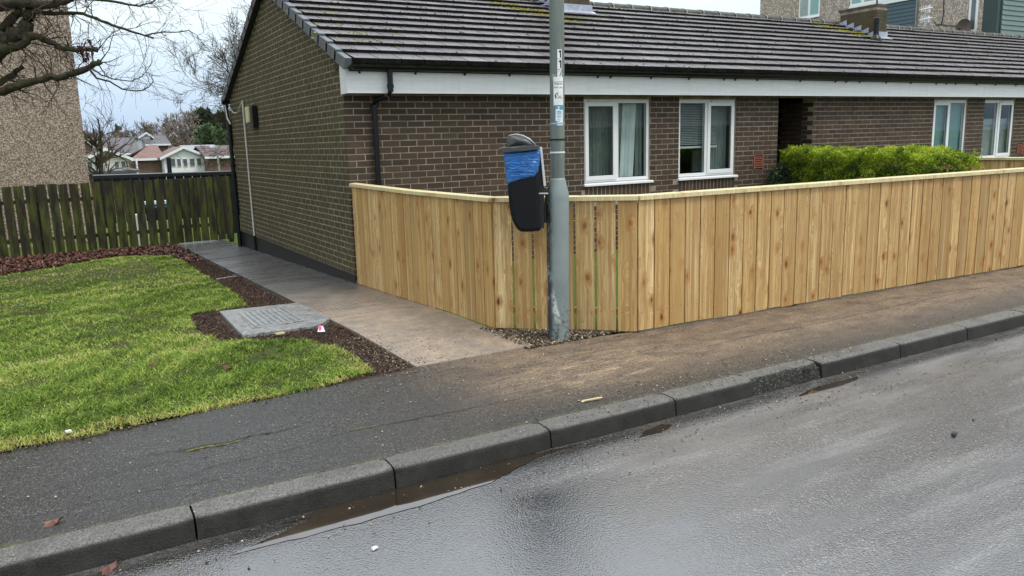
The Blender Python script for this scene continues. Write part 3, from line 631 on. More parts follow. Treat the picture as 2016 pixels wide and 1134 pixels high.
# grass blades
def fbm(x, y, s, seed=0):
    r = np.random.default_rng(seed); o = np.zeros_like(x)
    for k in range(7):
        a = r.uniform(0, 6.28); f = s * (1.6 ** k) * r.uniform(.8, 1.2); o += np.sin(x * f * math.cos(a) + y * f * math.sin(a) + r.uniform(0, 6.28)) / (1.25 ** k)
    return o / 2.5
def blades(n, x0, x1, y0, y1, hs, ws):
    x = rng.uniform(x0, x1, n); y = rng.uniform(y0, y1, n); ok = inside(x, y, LAWN); x, y = x[ok], y[ok]
    bare = .9 * fbm(x, y, 2.2, 3) + 1.9 * np.exp(-((y - 13.6) / 1.5) ** 2) * (x < 1.3) + .75 * fbm(x, y, 10, 6); keep = (bare < .60) | (rng.random(len(x)) < .30)
    x, y = x[keep], y[keep]; n = len(x); den = fbm(x, y, 7, 5)
    h = hs * (rng.uniform(.4, 1.15, n) + .5 * np.clip(den, -.9, 1.3)); h = np.clip(h, .009, .12); a = rng.uniform(0, 2 * math.pi, n); ln = rng.uniform(.3, 1.9, n) * h
    wdt = ws * rng.uniform(.7, 1.4, n); th = rng.uniform(0, 2 * math.pi, n); z = turfz(x, y) - .004
    dx, dy = np.cos(a), np.sin(a); ux, uy = np.cos(th) * wdt, np.sin(th) * wdt
    P = np.zeros((n, 5, 3))
    P[:, 0] = np.stack([x - ux, y - uy, z], 1); P[:, 1] = np.stack([x + ux, y + uy, z], 1)
    P[:, 2] = np.stack([x + dx * ln * .35 + ux * .8, y + dy * ln * .35 + uy * .8, z + h * .6], 1); P[:, 3] = np.stack([x + dx * ln * .35 - ux * .8, y + dy * ln * .35 - uy * .8, z + h * .6], 1)
    P[:, 4] = np.stack([x + dx * ln, y + dy * ln, z + h * rng.uniform(.75, 1.0, n)], 1)
    b0 = np.arange(n)[:, None] * 5
    T = np.concatenate([b0 + np.array([0, 1, 2]), b0 + np.array([0, 2, 3]), b0 + np.array([3, 2, 4])])
    t = np.clip(.50 + .26 * fbm(x, y, 1.6, 8) + .22 * fbm(x, y, 7, 9) + .16 * fbm(x, y, 22, 19) + rng.normal(0, .22, n), 0, .92)
    edge = (y < 5.16 + .05 * np.sin(x * 9)) | ((x > 1.5) & (y < 6.4) & (rng.random(n) < .5) & (x > 1.72)) | ((rng.random(n) < .03))
    t = np.where(edge & (rng.random(n) < .75), rng.uniform(.82, 1.0, n), t)
    return P.reshape(-1, 3), T, np.tile(t, 3)
parts = [blades(80000, -1.0, 2.0, 4.9, 7.0, .030, .0030), blades(72000, -1.4, 2.0, 7.0, 10.5, .030, .0036), blades(60000, -1.6, 2.0, 10.5, 16, .028, .0050), blades(14000, -4, -1.0, 4.9, 15, .04, .005)]
Vs, Ts, Cs, o_ = [], [], [], 0
for P, T, c in parts: Vs.append(P); Ts.append(T + o_); Cs.append(c); o_ += len(P)
props(tris_object('grass', np.concatenate(Vs), np.concatenate(Ts), M['grass_blade'], np.concatenate(Cs)), 'short bright green winter grass of the corner lawn', 'grass', kind='stuff')

# chips / leaves / gravel generators (stuff)
def flakes(name, x, y, z, size, mat, label=None, cat=None, flat=.35, asp=2.0, thick=.25, tone=None, parent=None, curl=True):
    n = len(x); a = rng.uniform(0, 2 * math.pi, n); s = size * rng.uniform(.5, 1.4, n); t1 = rng.normal(0, flat, n); t2 = rng.normal(0, flat, n)
    ux = np.stack([np.cos(a), np.sin(a), t1], 1) * s[:, None]; uy = np.stack([-np.sin(a), np.cos(a), t2], 1) * (s / asp)[:, None]
    up = np.array([0, 0, 1.0]) * (s * thick)[:, None]; c = np.stack([x, y, z + s * .12 + np.abs(t1) * s * .8], 1)
    P = np.zeros((n, 6, 3)); P[:, 0] = c - ux; P[:, 1] = c - uy * 1.0 - ux * .1; P[:, 2] = c + ux; P[:, 3] = c + uy + ux * .15; P[:, 4] = c + up; P[:, 5] = c - up * .6
    b0 = np.arange(n)[:, None] * 6
    T = np.concatenate([b0 + np.array(q) for q in ((0, 1, 4), (1, 2, 4), (2, 3, 4), (3, 0, 4), (1, 0, 5), (2, 1, 5), (3, 2, 5), (0, 3, 5))])
    tt = rng.random(n) if tone is None else tone
    o = tris_object(name, P.reshape(-1, 3), T, mat, np.tile(tt, 8), parent=parent); return props(o, label, cat, kind='stuff')
def pick(n, x0, x1, y0, y1, cond):
    x = rng.uniform(x0, x1, n); y = rng.uniform(y0, y1, n); k = cond(x, y); return x[k], y[k]
x, y = pick(26000, -2.5, 2.3, 13.9, 17.3, lambda x, y: ~inside(x, y, LAWN) & (x < 2.1) & (rng.random(len(x)) < np.where(x > 1.3, .35, .75)))
flakes('leaf_litter', x, y, gz(y) + rng.uniform(0, .06, len(x)) * np.clip((y - 14.8) / 1.5, .1, 1), .033, M['fallen_leaf'], 'reddish brown fallen leaves piled along the foot of the mossy fence', 'leaves', .45, 1.4, .12)
x, y = pick(45000, .95, 2.16, 5.2, 16.5, lambda x, y: ~inside(x, y, LAWN))
k = ~((x > 1.30) & (y > 7.0) & (y < 8.35)); x, y = x[k], y[k]
t = np.clip(rng.random(len(x)) ** 1.3, 0, 1)
flakes('bark_mulch', x, y, gz(y) - .008, .013, M['bark_chips'], 'dark brown bark and soil strip between lawn and path', 'mulch', .5, 3.0, .3, t)
# gravelly rubble round the foot of the post
x, y = pick(9000, 3.1, 4.3, 4.9, 5.95, lambda x, y: (y < 5.86 - (x - 3.2) * .86 + .05) & (y > 5.13 + .0 * x))
flakes('rubble', x, y, 0 * x + .004, .013, M['gravel_bits'], 'loose rubble and gravel round the foot of the grey post', 'gravel', .4, 1.5, .5)
# grit and wood crumbs scattered on pavement, kerb and road edge
x, y = pick(9000, -.4, 9, 3.60, 5.1, lambda x, y: rng.random(len(x)) < (.05 + .9 * np.exp(-((x - 4.0) / .9) ** 2) * (y < 3.95) + .25 * np.exp(-((x - 2.3) / .9) ** 2) * (y > 4.3) + .25 * ((x > 2.1) & (x < 5) & (y < 4.1))))
flakes('wood_crumbs', x, y, 0 * x + .004, .0075, M['gravel_bits'], 'pale wood crumbs and grit scattered over the pavement', 'debris', .3, 1.5, .4, rng.uniform(.5, 1.0, len(x)))
x, y = pick(5000, -.2, 8, 2.9, 3.56, lambda x, y: rng.random(len(x)) < np.clip((y - 3.0) * 1.2, 0, 1) * (.25 + .75 * np.exp(-((x - 4.2) / .8) ** 2)))
flakes('road_grit', x, y, 0 * x - .112, .007, M['gravel_bits'], 'grit washed along the road edge below the kerb', 'grit', .3, 1.3, .4, rng.uniform(.2, 1.0, len(x)))
x, y = pick(9000, 1.85, 2.9, 5.05, 6.3, lambda x, y: rng.random(len(x)) < .35 * np.exp(-((x - 2.1) / .2) ** 2) + .04)
flakes('wood_shavings', x, y, gz(y) + .008, .009, M['gravel_bits'], 'pale shavings lying by the near corner of lawn and path', 'shavings', .3, 2.5, .3, rng.uniform(.2, 1.0, len(x)))

x, y = pick(900, -1.2, 1.9, 5.1, 14.5, lambda x, y: inside(x, y, LAWN) & (fbm(x, y, 3, 33) > .25))
flakes('leaf_scraps', x, y, turfz(x, y) + .010, .013, M['fallen_leaf'], 'dark scraps of dead leaf scattered in the grass', 'leaf scraps', .4, 1.6, .1)
x, y = pick(2600, -1.0, 1.9, 4.88, 5.20, lambda x, y: np.abs(y - np.interp(x, [-.41, .04, .77, 1.19, 1.6, 1.85], [4.99, 4.98, 5.08, 5.10, 5.15, 5.24])) < rng.exponential(.018, len(x)))
flakes('edge_debris', x, y, 0 * x + .004, .012, M['bark_chips'], 'brown crumbs of soil and dead grass along the lawn edge', 'debris', .4, 2.4, .2)
# drain cover slab beside the path
dc = empty('drain_cover', (1.72, 7.65, 0), label='pale concrete slab with a ribbed metal drain cover beside the path', cat='drain cover')
mb = MB(); c4 = [(1.31, 7.00), (1.97, 6.96), (2.166, 7.2), (2.166, 8.34), (1.37, 8.44)]
mb.prism([(x, y, float(gz(y)) - .06) for x, y in c4], (0, 0, .085)); mb.build('slab', M['cover_concrete'], dc, bevel=.008)
mb = MB(); mb.hexa([(1.44, 7.22, .005), (1.92, 7.22, .005), (1.96, 8.14, -.02), (1.50, 8.14, -.02), (1.44, 7.22, .012), (1.92, 7.22, .012), (1.96, 8.14, -.016), (1.50, 8.14, -.016)])
mb.build('frame', M['cover_concrete'], dc)
mb = MB()
for i in range(9):
    x = 1.475 + i * .052
    mb.hexa([(x, 7.27, .006), (x + .022, 7.27, .006), (x + .052, 8.08, -.018), (x + .03, 8.08, -.018), (x, 7.27, .020), (x + .022, 7.27, .020), (x + .052, 8.08, -.006), (x + .03, 8.08, -.006)])
for j in range(3):
    y = 7.45 + j * .22; zz = .012 - .027 * (y - 7.2)
    mb.box((1.5, y, zz), (1.93, y + .02, zz + .006))
mb.build('ribbed_lid', M['galvanised'], dc)

# ================================================================== THE BUNGALOW
WX, WY, WB = 3.15, 9.30, 15.95      # gable face, front face, back face
END = 34.0
BC, BL = .0778, .2305
bun = empty('bungalow_terrace', (WX, WY, 0), label='long brown brick bungalow terrace with dark tiled roof and white fascia', cat='bungalow')
OPEN = [(6.655, 7.868, .945, 2.175), (8.440, 9.648, .945, 2.175), (10.625, 11.50, -.4, 2.215), (14.965, 16.10, .945, 2.175), (16.70, 17.84, .945, 2.175), (22.2, 23.4, .945, 2.175), (24.0, 25.2, .945, 2.175)]
# front wall core (mortar), boxes around the openings
fw = MB(); ZT = 2.30; YM = WY + .0045
edges = sorted(set([WX + .0045, END] + [a for o in OPEN for a in o[:2]]))
for a, b_ in zip(edges[:-1], edges[1:]):
    o = [q for q in OPEN if q[0] <= a + 1e-6 and q[1] >= b_ - 1e-6]
    if not o: fw.box((a, YM, -.4), (b_, YM + .24, ZT))
    else:
        if o[0][2] > -.3: fw.box((a, YM, -.4), (b_, YM + .24, o[0][2]))
        fw.box((a, YM, o[0][3]), (b_, YM + .24, ZT))
front = fw.build('front_wall', M['mortar_front'], bun, origin=(WX, WY, 0))
gw = MB()
def under(y): return roofz(min(y, 2 * RIDGE - y)) - .09
gp = [(WX + .0010, WY + .25, -.6), (WX + .0010, WB, -.6), (WX + .0010, WB, under(WB)), (WX + .0010, RIDGE, under(RIDGE)), (WX + .0010, WY + .25, under(WY + .25))]
gw.prism(gp, (.24, 0, 0))
gw.prism([(WX + .0010, YM, -.6), (WX + .0010, WY + .249, -.6), (WX + .0010, WY + .249, 2.45), (WX + .0010, YM, 2.45)], (.001, 0, 0))
gable = gw.build('gable_wall', M['mortar_gable'], bun, origin=(WX, WY, 0))
mb = MB(); mb.box((WX + .26, WB - .24, -.6), (END, WB, 2.6)); mb.box((END, YM, -.4), (END + .2, WB, 2.6)); mb.build('rear_wall', M['mortar_gable'], bun)
# bricks on the front face
cand = []
for k in range(0, 31):
    z0 = 1.123 + BC * (k - 15) + .005; z1 = z0 + BC - .010
    if z1 > 2.28: break
    x = 3.262 - (0 if (k % 2 == 0) else BL / 2)
    x -= BL
    while x < END:
        a, b_ = x + .005, x + BL - .005
        a = max(a, WX)
        segs = [(a, b_)]
        for o in OPEN:
            if z1 > o[2] + .02 and z0 < o[3] - .02:
                ns_ = []
                for s in segs:
                    if s[1] <= o[0] or s[0] >= o[1]: ns_.append(s)
                    else:
                        if s[0] < o[0]: ns_.append((s[0], o[0]))
                        if s[1] > o[1]: ns_.append((o[1], s[1]))
                segs = ns_
            if o[2] > 0 and o[0] - .01 < (a + b_) / 2 < o[1] + .01 and z1 > o[2] - .235 and z0 < o[2]: segs = []
        for s in segs:
            if s[1] - s[0] > .03: cand.append((s[0], s[1], z0, z1))
        x += BL
# soldier course under each window
for o in OPEN:
    if o[2] > 0:
        x = o[0] - .0
        while x + .07 < o[1] + .01: cand.append((x + .005, x + .070, o[2] - .228, o[2] - .004)); x += .0755
def vis(c): return c[3] > 1.12 and c[2] < 2.17
cand.sort(key=lambda c: (0 if (vis(c) and c[1] - c[0] > .1) else 1, c[0]))
bmesh_cache = {}
def brick_me(wd, hd, mat, axis):
    key = (round(wd, 3), round(hd, 3), mat, axis)
    if key not in bmesh_cache:
        b = MB(); c = .003
        if axis == 'x': P = lambda a, d, z: (a, d, z)
        else: P = lambda a, d, z: (d, -a, z)
        h, q = wd / 2, hd / 2
        base = [P(-h, .008, -q), P(h, .008, -q), P(h, .008, q), P(-h, .008, q)]; fr_ = [P(-h + c, 0, -q + c), P(h - c, 0, -q + c), P(h - c, 0, q - c), P(-h + c, 0, q - c)]
        b.quad(fr_)
        for i in range(4):
            j = (i + 1) % 4; b.quad([base[i], base[j], fr_[j], fr_[i]])
        b.c = [0.0] * len(b.c)
        bmesh_cache[key] = b.mesh('brick', M[mat])
    return bmesh_cache[key]
stuff = MB()
for i, (a, b_, z0, z1) in enumerate(cand):
    off = random.uniform(-.0015, .0015)
    if i < 300:
        link('brick', brick_me(b_ - a, z1 - z0, 'brick_front', 'x'), front, ((a + b_) / 2, WY + off, (z0 + z1) / 2))
    else:
        c = .003; t = random.random(); Y0, Y1 = WY + off, WY + .008
        bs = [(a, Y1, z0), (b_, Y1, z0), (b_, Y1, z1), (a, Y1, z1)]; fs = [(a + c, Y0, z0 + c), (b_ - c, Y0, z0 + c), (b_ - c, Y0, z1 - c), (a + c, Y0, z1 - c)]
        stuff.quad(fs, c=t)
        for q in range(4): r_ = (q + 1) % 4; stuff.quad([bs[q], bs[r_], fs[r_], fs[q]], c=t)
stuff.build('brickwork', M['brick_front'], front, origin=(WX, WY, 0), kind='stuff')
# gable bricks
stuff = MB(); ngb = 0
for k in range(0, 60):
    z0 = 1.123 + BC * (k - 14) + .005; z1 = z0 + BC - .010
    if z0 > under(RIDGE): break
    y = WY - (0 if k % 2 else BL / 2)
    while y < WB:
        a, b_ = max(y + .0075, WY), min(y + BL - .0075, WB)
        # clip to the slope
        lim = (z1 - RZ0 + .10) / RS + RY0
        a2, b2 = max(a, lim), min(b_, 2 * RIDGE - lim)
        if b2 - a2 > .04:
            for (a3, b3) in ([(a2, (a2 + b2) / 2 - .004), ((a2 + b2) / 2 + .004, b2)] if (k % 2 == 0 and b2 - a2 > .2 and k % 4 == 0) else [(a2, b2)]):
                c = .003; t = random.random(); off = random.uniform(-.0015, .0015); X0, X1 = WX + off * .4 - .0004, WX + .002
                bs = [(X1, b3, z0), (X1, a3, z0), (X1, a3, z1), (X1, b3, z1)]; fs = [(X0, b3 - c, z0 + c), (X0, a3 + c, z0 + c), (X0, a3 + c, z1 - c), (X0, b3 - c, z1 - c)]
                stuff.quad(fs, c=t)
                for q in range(4): r_ = (q + 1) % 4; stuff.quad([bs[q], bs[r_], fs[r_], fs[q]], c=t)
        y += BL
stuff.build('brickwork', M['brick_gable'], gable, origin=(WX, WY, 0), kind='stuff')
# black painted plinth
mb = MB(); mb.box((WX - .006, WY + .0, -.55), (WX + .006, WB + .002, .036)); mb.build('plinth', M['black_paint'], gable, origin=(WX, WY, 0))
# air bricks
for (x0, x1) in ((10.075, 10.29), (18.06, 18.27)):
    mb = MB(); mb.box((x0, WY - .004, 1.052), (x1, WY + .012, 1.278), mi=1); mb.box((x0 - .004, WY - .013, 1.048), (x0 + .014, WY - .0041, 1.282)); mb.box((x1 - .014, WY - .013, 1.048), (x1 + .004, WY - .0041, 1.282)); 
    for i in range(7): z = 1.068 + i * .029; mb.box((x0 + .015, WY - .012, z), (x1 - .015, WY - .004, z + .015))
    props(mb.build('air_brick', [M['terracotta'], M['soffit_dark']], front), label='red terracotta louvred air brick')  # near-black backing paints the shade inside the louvre gaps
# windows
def window(i, x0, x1, z0, z1, sash, inner):
    f = MB(); y = WY + .030; fwid = .05; xm = (x0 + x1) / 2 + (-.005)
    yb = y + .06
    f.box((x0, y, z1 - .055), (x1, yb, z1)); f.box((x0, y, z0 + .05), (x1, yb, z0 + .10)); f.box((x0, y, z0 + .10), (x0 + fwid, yb, z1 - .055)); f.box((x1 - fwid, y, z0 + .10), (x1, yb, z1 - .055)); f.box((xm - .035, y, z0 + .10), (xm + .035, yb, z1 - .055))
    win = f.build('window', M['upvc_white'], front, bevel=.004)
    lt, rt = (x0 + fwid, xm - .035), (xm + .035, x1 - fwid); zb, zt = z0 + .10, z1 - .055
    s = lt if sash == 'l' else rt; o = rt if sash == 'l' else lt
    m_ = MB(); a, b_ = s[0] - .022, s[1] + .022; zb2, zt2 = zb - .02, zt + .014
    m_.box((a, y - .018, zb2), (b_, y - .001, zb2 + .062)); m_.box((a, y - .018, zt2 - .058), (b_, y - .001, zt2)); m_.box((a, y - .018, zb2 + .062), (a + .060, y - .001, zt2 - .058)); m_.box((b_ - .060, y - .018, zb2 + .062), (b_, y - .001, zt2 - .058))
    m_.build('sash', M['upvc_white'], win, bevel=.004)
    gg = MB(); gg.box((a + .060, y + .004, zb2 + .062), (b_ - .060, y + .010, zt2 - .058)); gg.build('pane', M['window_glass'], win)
    gg = MB(); gg.box((o[0], y + .018, zb), (o[1], y + .024, zt)); gg.build('pane', M['window_glass'], win)
    gs = MB()   # dark rubber gasket
    for (p0, p1, q0, q1, yy) in ((a + .060, b_ - .060, zb2 + .062, zt2 - .058, y - .001), (o[0], o[1], zb, zt, y + .014)):
        gs.box((p0, yy, q0), (p1, yy + .003, q0 + .005)); gs.box((p0, yy, q1 - .005), (p1, yy + .003, q1)); gs.box((p0, yy, q0 + .005), (p0 + .005, yy + .003, q1 - .005)); gs.box((p1 - .005, yy, q0 + .005), (p1, yy + .003, q1 - .005))
    gs.build('gasket', M['black_plastic'], win)
    v_ = MB(); v_.box((a + .06, y - .030, z1 - .036), (b_ - .10, y - .001, z1 - .016)); v_.build('trickle_vent', M['upvc_white'], win, bevel=.003)
    sl_ = MB(); sl_.prism([(x0 - .02, WY - .035, z0), (x0 - .02, yb, z0), (x0 - .02, yb, z0 + .05), (x0 - .02, WY - .022, z0 + .034), (x0 - .02, WY - .035, z0 + .026)], (x1 - x0 + .065, 0, 0)); sl_.build('sill', M['upvc_white'], win, bevel=.002)
    bx_ = MB(); yy = WY + .09; bx_.box((x0, yy + .9, z0), (x1, yy + .92, z1)); bx_.box((x0, yy, z0 - .02), (x1, yy + .9, z0)); bx_.box((x0 - .02, yy, z0), (x0, yy + .9, z1)); bx_.box((x1, yy, z0), (x1 + .02, yy + .9, z1)); bx_.box((x0, yy, z1), (x1, yy + .9, z1 + .02))
    bx_.build('room', M['dark_interior'], win)
    inner(win, x0, x1, xm, zb, zt, yy)
def folds(win, x0, x1, z0, z1, y, mat, n=14, amp=.018, name='curtain', skew=0.0):
    N = n * 6; V_ = []; r = np.random.default_rng(int(x0 * 100))
    ph = r.uniform(0, 6, 4)
    for i in range(N + 1):
        t = i / N; d = amp * (math.sin(t * n * 6.28 + ph[0]) + .5 * math.sin(t * n * 2.7 * 6.28 / 2 + ph[1]))
        x = x0 + (x1 - x0) * t; V_ += [(x - skew * (1 - 0), y + d, z0), (x, y + d * .8, z1)]
    b = MB()
    for i in range(N): b.quad([V_[2 * i], V_[2 * i + 2], V_[2 * i + 3], V_[2 * i + 1]])
    b.build(name, mat, win, smooth=False)
def in1(win, x0, x1, xm, zb, zt, y):
    folds(win, x0 + .02, xm + .01, zb, zt, y + .06, M['curtain_dark'], 9, .010)
    folds(win, xm + .01, xm + .22, zb, zt, y + .08, M['curtain_mid'], 3, .012)
    folds(win, xm + .20, x1 - .14, zb, zt, y + .05, M['curtain_pale'], 4, .018, skew=.06)
    folds(win, x1 - .15, x1 - .0, zb, zt, y + .09, M['curtain_mid'], 3, .012)
def slats(win, x0, x1, zb, zt, y, mat, step=.026, name='blind'):
    b = MB(); z = zt
    while z > zb:
        b.hexa([(x0, y, z - .011), (x1, y, z - .011), (x1, y + .020, z + .005), (x0, y + .020, z + .005), (x0, y, z - .009), (x1, y, z - .009), (x1, y + .020, z + .007), (x0, y + .020, z + .007)]); z -= step
    b.build(name, mat, win)
def in2(win, x0, x1, xm, zb, zt, y):
    slats(win, x0 + .03, x1 - .30, 1.47, zt, y + .03, M['blind_slat'])
    b = MB(); b.box((x0 + .03, y + .02, 1.43), (x1 - .30, y + .055, 1.462)); b.build('blind_rail', M['upvc_white'], win)
    folds(win, x1 - .34, x1 - .01, zb, zt, y + .10, M['curtain_mid'], 5, .02)
    folds(win, xm + .02, xm + .30, zb, 1.40, y + .30, M['curtain_dark'], 4, .02)
def in3(win, x0, x1, xm, zb, zt, y):
    b = MB(); b.box((x0 + .02, y + .02, zb - .02), (x1 - .02, y + .024, zt + .02)); b.build('blind', M['blind_teal'], win)
def in4(win, x0, x1, xm, zb, zt, y):
    slats(win, x0 + .02, x1 - .02, zb, 1.68, y + .03, M['blind_slat_pale'], .024)
    b = MB(); b.box((x0 + .02, y + .02, 1.68), (x1 - .02, y + .05, 1.80)); b.build('blind_rail', M['blind_slat'], win)
for i, (o, s, fn) in enumerate(zip([OPEN[0], OPEN[1], OPEN[3], OPEN[4], OPEN[5], OPEN[6]], 'lrlrlr', (in1, in2, in3, in4, in3, in4))): window(i, *o, s, fn)
# open passage through the terrace
mb = MB(); mb.box((10.60, WY + .25, -.3), (10.622, 13.0, 2.215)); mb.box((11.503, WY + .25, -.3), (11.525, 13.0, 2.215)); mb.box((10.60, 13.0, -.3), (11.525, 13.05, 2.215)); mb.box((10.60, WY + .25, 2.216), (11.525, 13.0, 2.24))
mb.build('passage', M['soffit_dark'], bun)  # near-black lining: the passage's inner darkness put into the colour
mb = MB()
for k in range(28):
    z0 = 1.123 + BC * (k - 15) + .005
    for j in range(1, 4):
        a = WY + .012 + (j - 1) * BL + (.0 if k % 2 else .11) ; mb.box((11.493, a, z0), (11.504, min(a + BL - .01, WY + .9), z0 + BC - .01), c=random.random(), skip=('r',))
mb.build('passage_bricks', M['brick_front'], bun, kind='stuff')

# fascia boards, soffit
FY = 9.08
for a, b_ in ((3.125, 8.44), (8.444, 13.80), (13.804, 19.2), (19.204, 26.0), (26.004, END)):
    mb = MB(); mb.box((a, FY, 2.222), (b_, FY + .02, 2.50)); mb.build('fascia_board', M['fascia_white'], bun, bevel=.002)
mb = MB(); mb.box((3.125, FY + .021, 2.222), (3.147, WY + .02, 2.55)); mb.build('box_end', M['fascia_white'], bun)
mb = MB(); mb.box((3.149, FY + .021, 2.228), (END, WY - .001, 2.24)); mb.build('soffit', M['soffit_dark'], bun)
# roof deck (two slopes)
cth = math.cos(math.atan(RS)); sth = math.sin(math.atan(RS))
rf = MB(); RX0 = 3.06
for sgn in (0, 1):
    q = []
    for (y, dz) in ((RY0 + .02, -.035), (RIDGE, -.035), (RIDGE, -.075), (RY0 + .02, -.075)):
        yy = y if sgn == 0 else 2 * RIDGE - y; q.append((RX0 + .03, yy, roofz(y) + dz))
    rf.prism(q if sgn == 0 else q[::-1], (END - RX0, 0, 0))
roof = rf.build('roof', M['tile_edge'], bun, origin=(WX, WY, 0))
# tiles: 12 rows, broken bond
ROWS = 12; gauge = (RIDGE - RY0) / cth / ROWS; TW = .294; TT = .047  # edge thickness also takes in the shadow line below each course
tb = MB(); Lt = gauge + .05
def tile_pts(w):
    g_ = .0055
    lo = [(g_, -.0, 0), (w - g_, 0, 0)]
    # local: x across, y up slope, z normal
    return [(g_, 0, -.012), (w - g_, 0, -.012), (w - g_, Lt, -.022), (g_, Lt, -.022), (g_, 0, TT), (w - g_, 0, TT), (w - g_, Lt, 0.0), (g_, Lt, 0.0)]
def tile_mb(w, mb, T=None, c=0.0, jit=0):
    P = tile_pts(w); n = len(mb.v)
    P = [np.array(p) + (np.array([0, 0, jit]) if i in (4, 5) else 0) for i, p in enumerate(P)]
    if T is not None: P = [T(p) for p in P]
    mb.v += [tuple(map(float, p)) for p in P]
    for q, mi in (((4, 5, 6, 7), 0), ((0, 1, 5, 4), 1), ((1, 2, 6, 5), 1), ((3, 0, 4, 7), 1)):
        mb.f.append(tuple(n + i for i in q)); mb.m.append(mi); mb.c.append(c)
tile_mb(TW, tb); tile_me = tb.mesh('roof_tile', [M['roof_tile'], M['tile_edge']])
slope = math.atan(RS); tl = []
for r in range(ROWS):
    off = RX0 + .10 - (TW / 2 if r % 2 else 0)
    k = 0
    while off + k * TW < END:
        a = off + k * TW; wd = TW
        if a < RX0 + .052: wd = a + TW - (RX0 + .052); a = RX0 + .052
        if wd > .05: tl.append((r, a, wd))
        k += 1
tl.sort(key=lambda t: (t[1] - 3) * .55 + t[0] * .33)
stuff = MB(); cnt = 0
for (r, a, wd) in tl:
    s0 = r * gauge; y0 = RY0 + s0 * cth; z0 = RZ0 + s0 * sth - .0
    tx = random.uniform(-.004, .004)
    if cnt < 300 and wd > .28:
        o = link('roof_tile', tile_me, roof, (a, y0, z0 - .02)); o.rotation_euler = (slope + random.uniform(-.004, .004), 0, 0); cnt += 1
    else:
        T = lambda p: (a + p[0], y0 + p[1] * cth - p[2] * sth, z0 - .02 + p[1] * sth + p[2] * cth)
        tile_mb(wd, stuff, T, random.random(), tx)
    # rear slope only near the ridge is never seen from here: plain courses
for r in range(ROWS):
    s0 = r * gauge; y0 = 2 * RIDGE - (RY0 + s0 * cth); z0 = RZ0 + s0 * sth
    T = lambda p: (RX0 + .052 + p[0], y0 - p[1] * cth + p[2] * sth, z0 - .02 + p[1] * sth + p[2] * cth)
    tile_mb(END - RX0, stuff, T, .5)
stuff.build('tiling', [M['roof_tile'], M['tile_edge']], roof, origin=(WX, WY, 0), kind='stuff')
# ridge tiles
k = 0; x = RX0 + .05; rs_, segs = None, 7
def ridge_me():
    b = MB(); Lr = .44; P0 = []
    for i in range(segs + 1):
        a = math.radians(-8 + 196 * i / segs); P0.append((.155 * math.cos(a), .092 * math.sin(a)))
    for i in range(segs):
        b.quad([(0, P0[i][0], P0[i][1]), (Lr, P0[i][0] * .96, P0[i][1] * .96), (Lr, P0[i + 1][0] * .96, P0[i + 1][1] * .96), (0, P0[i + 1][0], P0[i + 1][1])])
        b.quad([(-.016, P0[i][0] * 1.06, P0[i][1] * 1.1), (.018, P0[i][0] * 1.06, P0[i][1] * 1.1), (.018, P0[i + 1][0] * 1.06, P0[i + 1][1] * 1.1), (-.016, P0[i + 1][0] * 1.06, P0[i + 1][1] * 1.1)], mi=1)
    return b.mesh('ridge_tile', [M['ridge_tile'], M['cover_concrete']])
rme = ridge_me(); x = 3.15
while x < END:
    o = link('ridge_tile', rme, roof, (x, RIDGE, roofz(RIDGE) - .045 + random.uniform(-.004, .004))); x += .457
# dry verge caps stepping down the gable, front and rear
for sgn in (0, 1):
    for r in range(ROWS):
        b = MB(); s0 = r * gauge
        def T(x, s, n):
            y = RY0 + (s0 + s) * cth - n * sth; z = RZ0 + (s0 + s) * sth + n * cth - .02
            return (x, y if sgn == 0 else 2 * RIDGE - y, z)
        x0, x1 = RX0 - .012, RX0 + .065; e = gauge + .03
        b.hexa([T(x0, -.02, -.090), T(x0 + .012, -.02, -.090), T(x0 + .012, e, -.100), T(x0, e, -.100), T(x0, -.02, .046), T(x0 + .012, -.02, .046), T(x0 + .012, e, .018), T(x0, e, .018)])
        b.hexa([T(x0 + .0121, -.02, .034), T(x1, -.02, .034), T(x1, e, .006), T(x0 + .0121, e, .006), T(x0 + .0121, -.02, .046), T(x1, -.02, .046), T(x1, e, .018), T(x0 + .0121, e, .018)])
        b.hexa([T(x0, -.024, -.090), T(x1, -.024, -.02), T(x1, -.0201, -.02), T(x0, -.0201, -.090), T(x0, -.024, .046), T(x1, -.024, .046), T(x1, -.0201, .046), T(x0, -.0201, .046)])
        b.build('verge_cap', M['grey_verge'] if sgn == 0 else M['black_paint'], roof)
# under-verge undercloak closing the gap down to the brickwork
b = MB()
for sgn in (0, 1):
    q = [(RX0 + .001, (y if sgn == 0 else 2 * RIDGE - y), roofz(y) + dz) for (y, dz) in ((RY0 + .1, -.075), (RIDGE, -.075), (RIDGE, -.100), (RY0 + .1, -.100))]
    b.prism(q, (WX - RX0 + .1, 0, 0))
b.build('undercloak', M['black_paint'], roof)
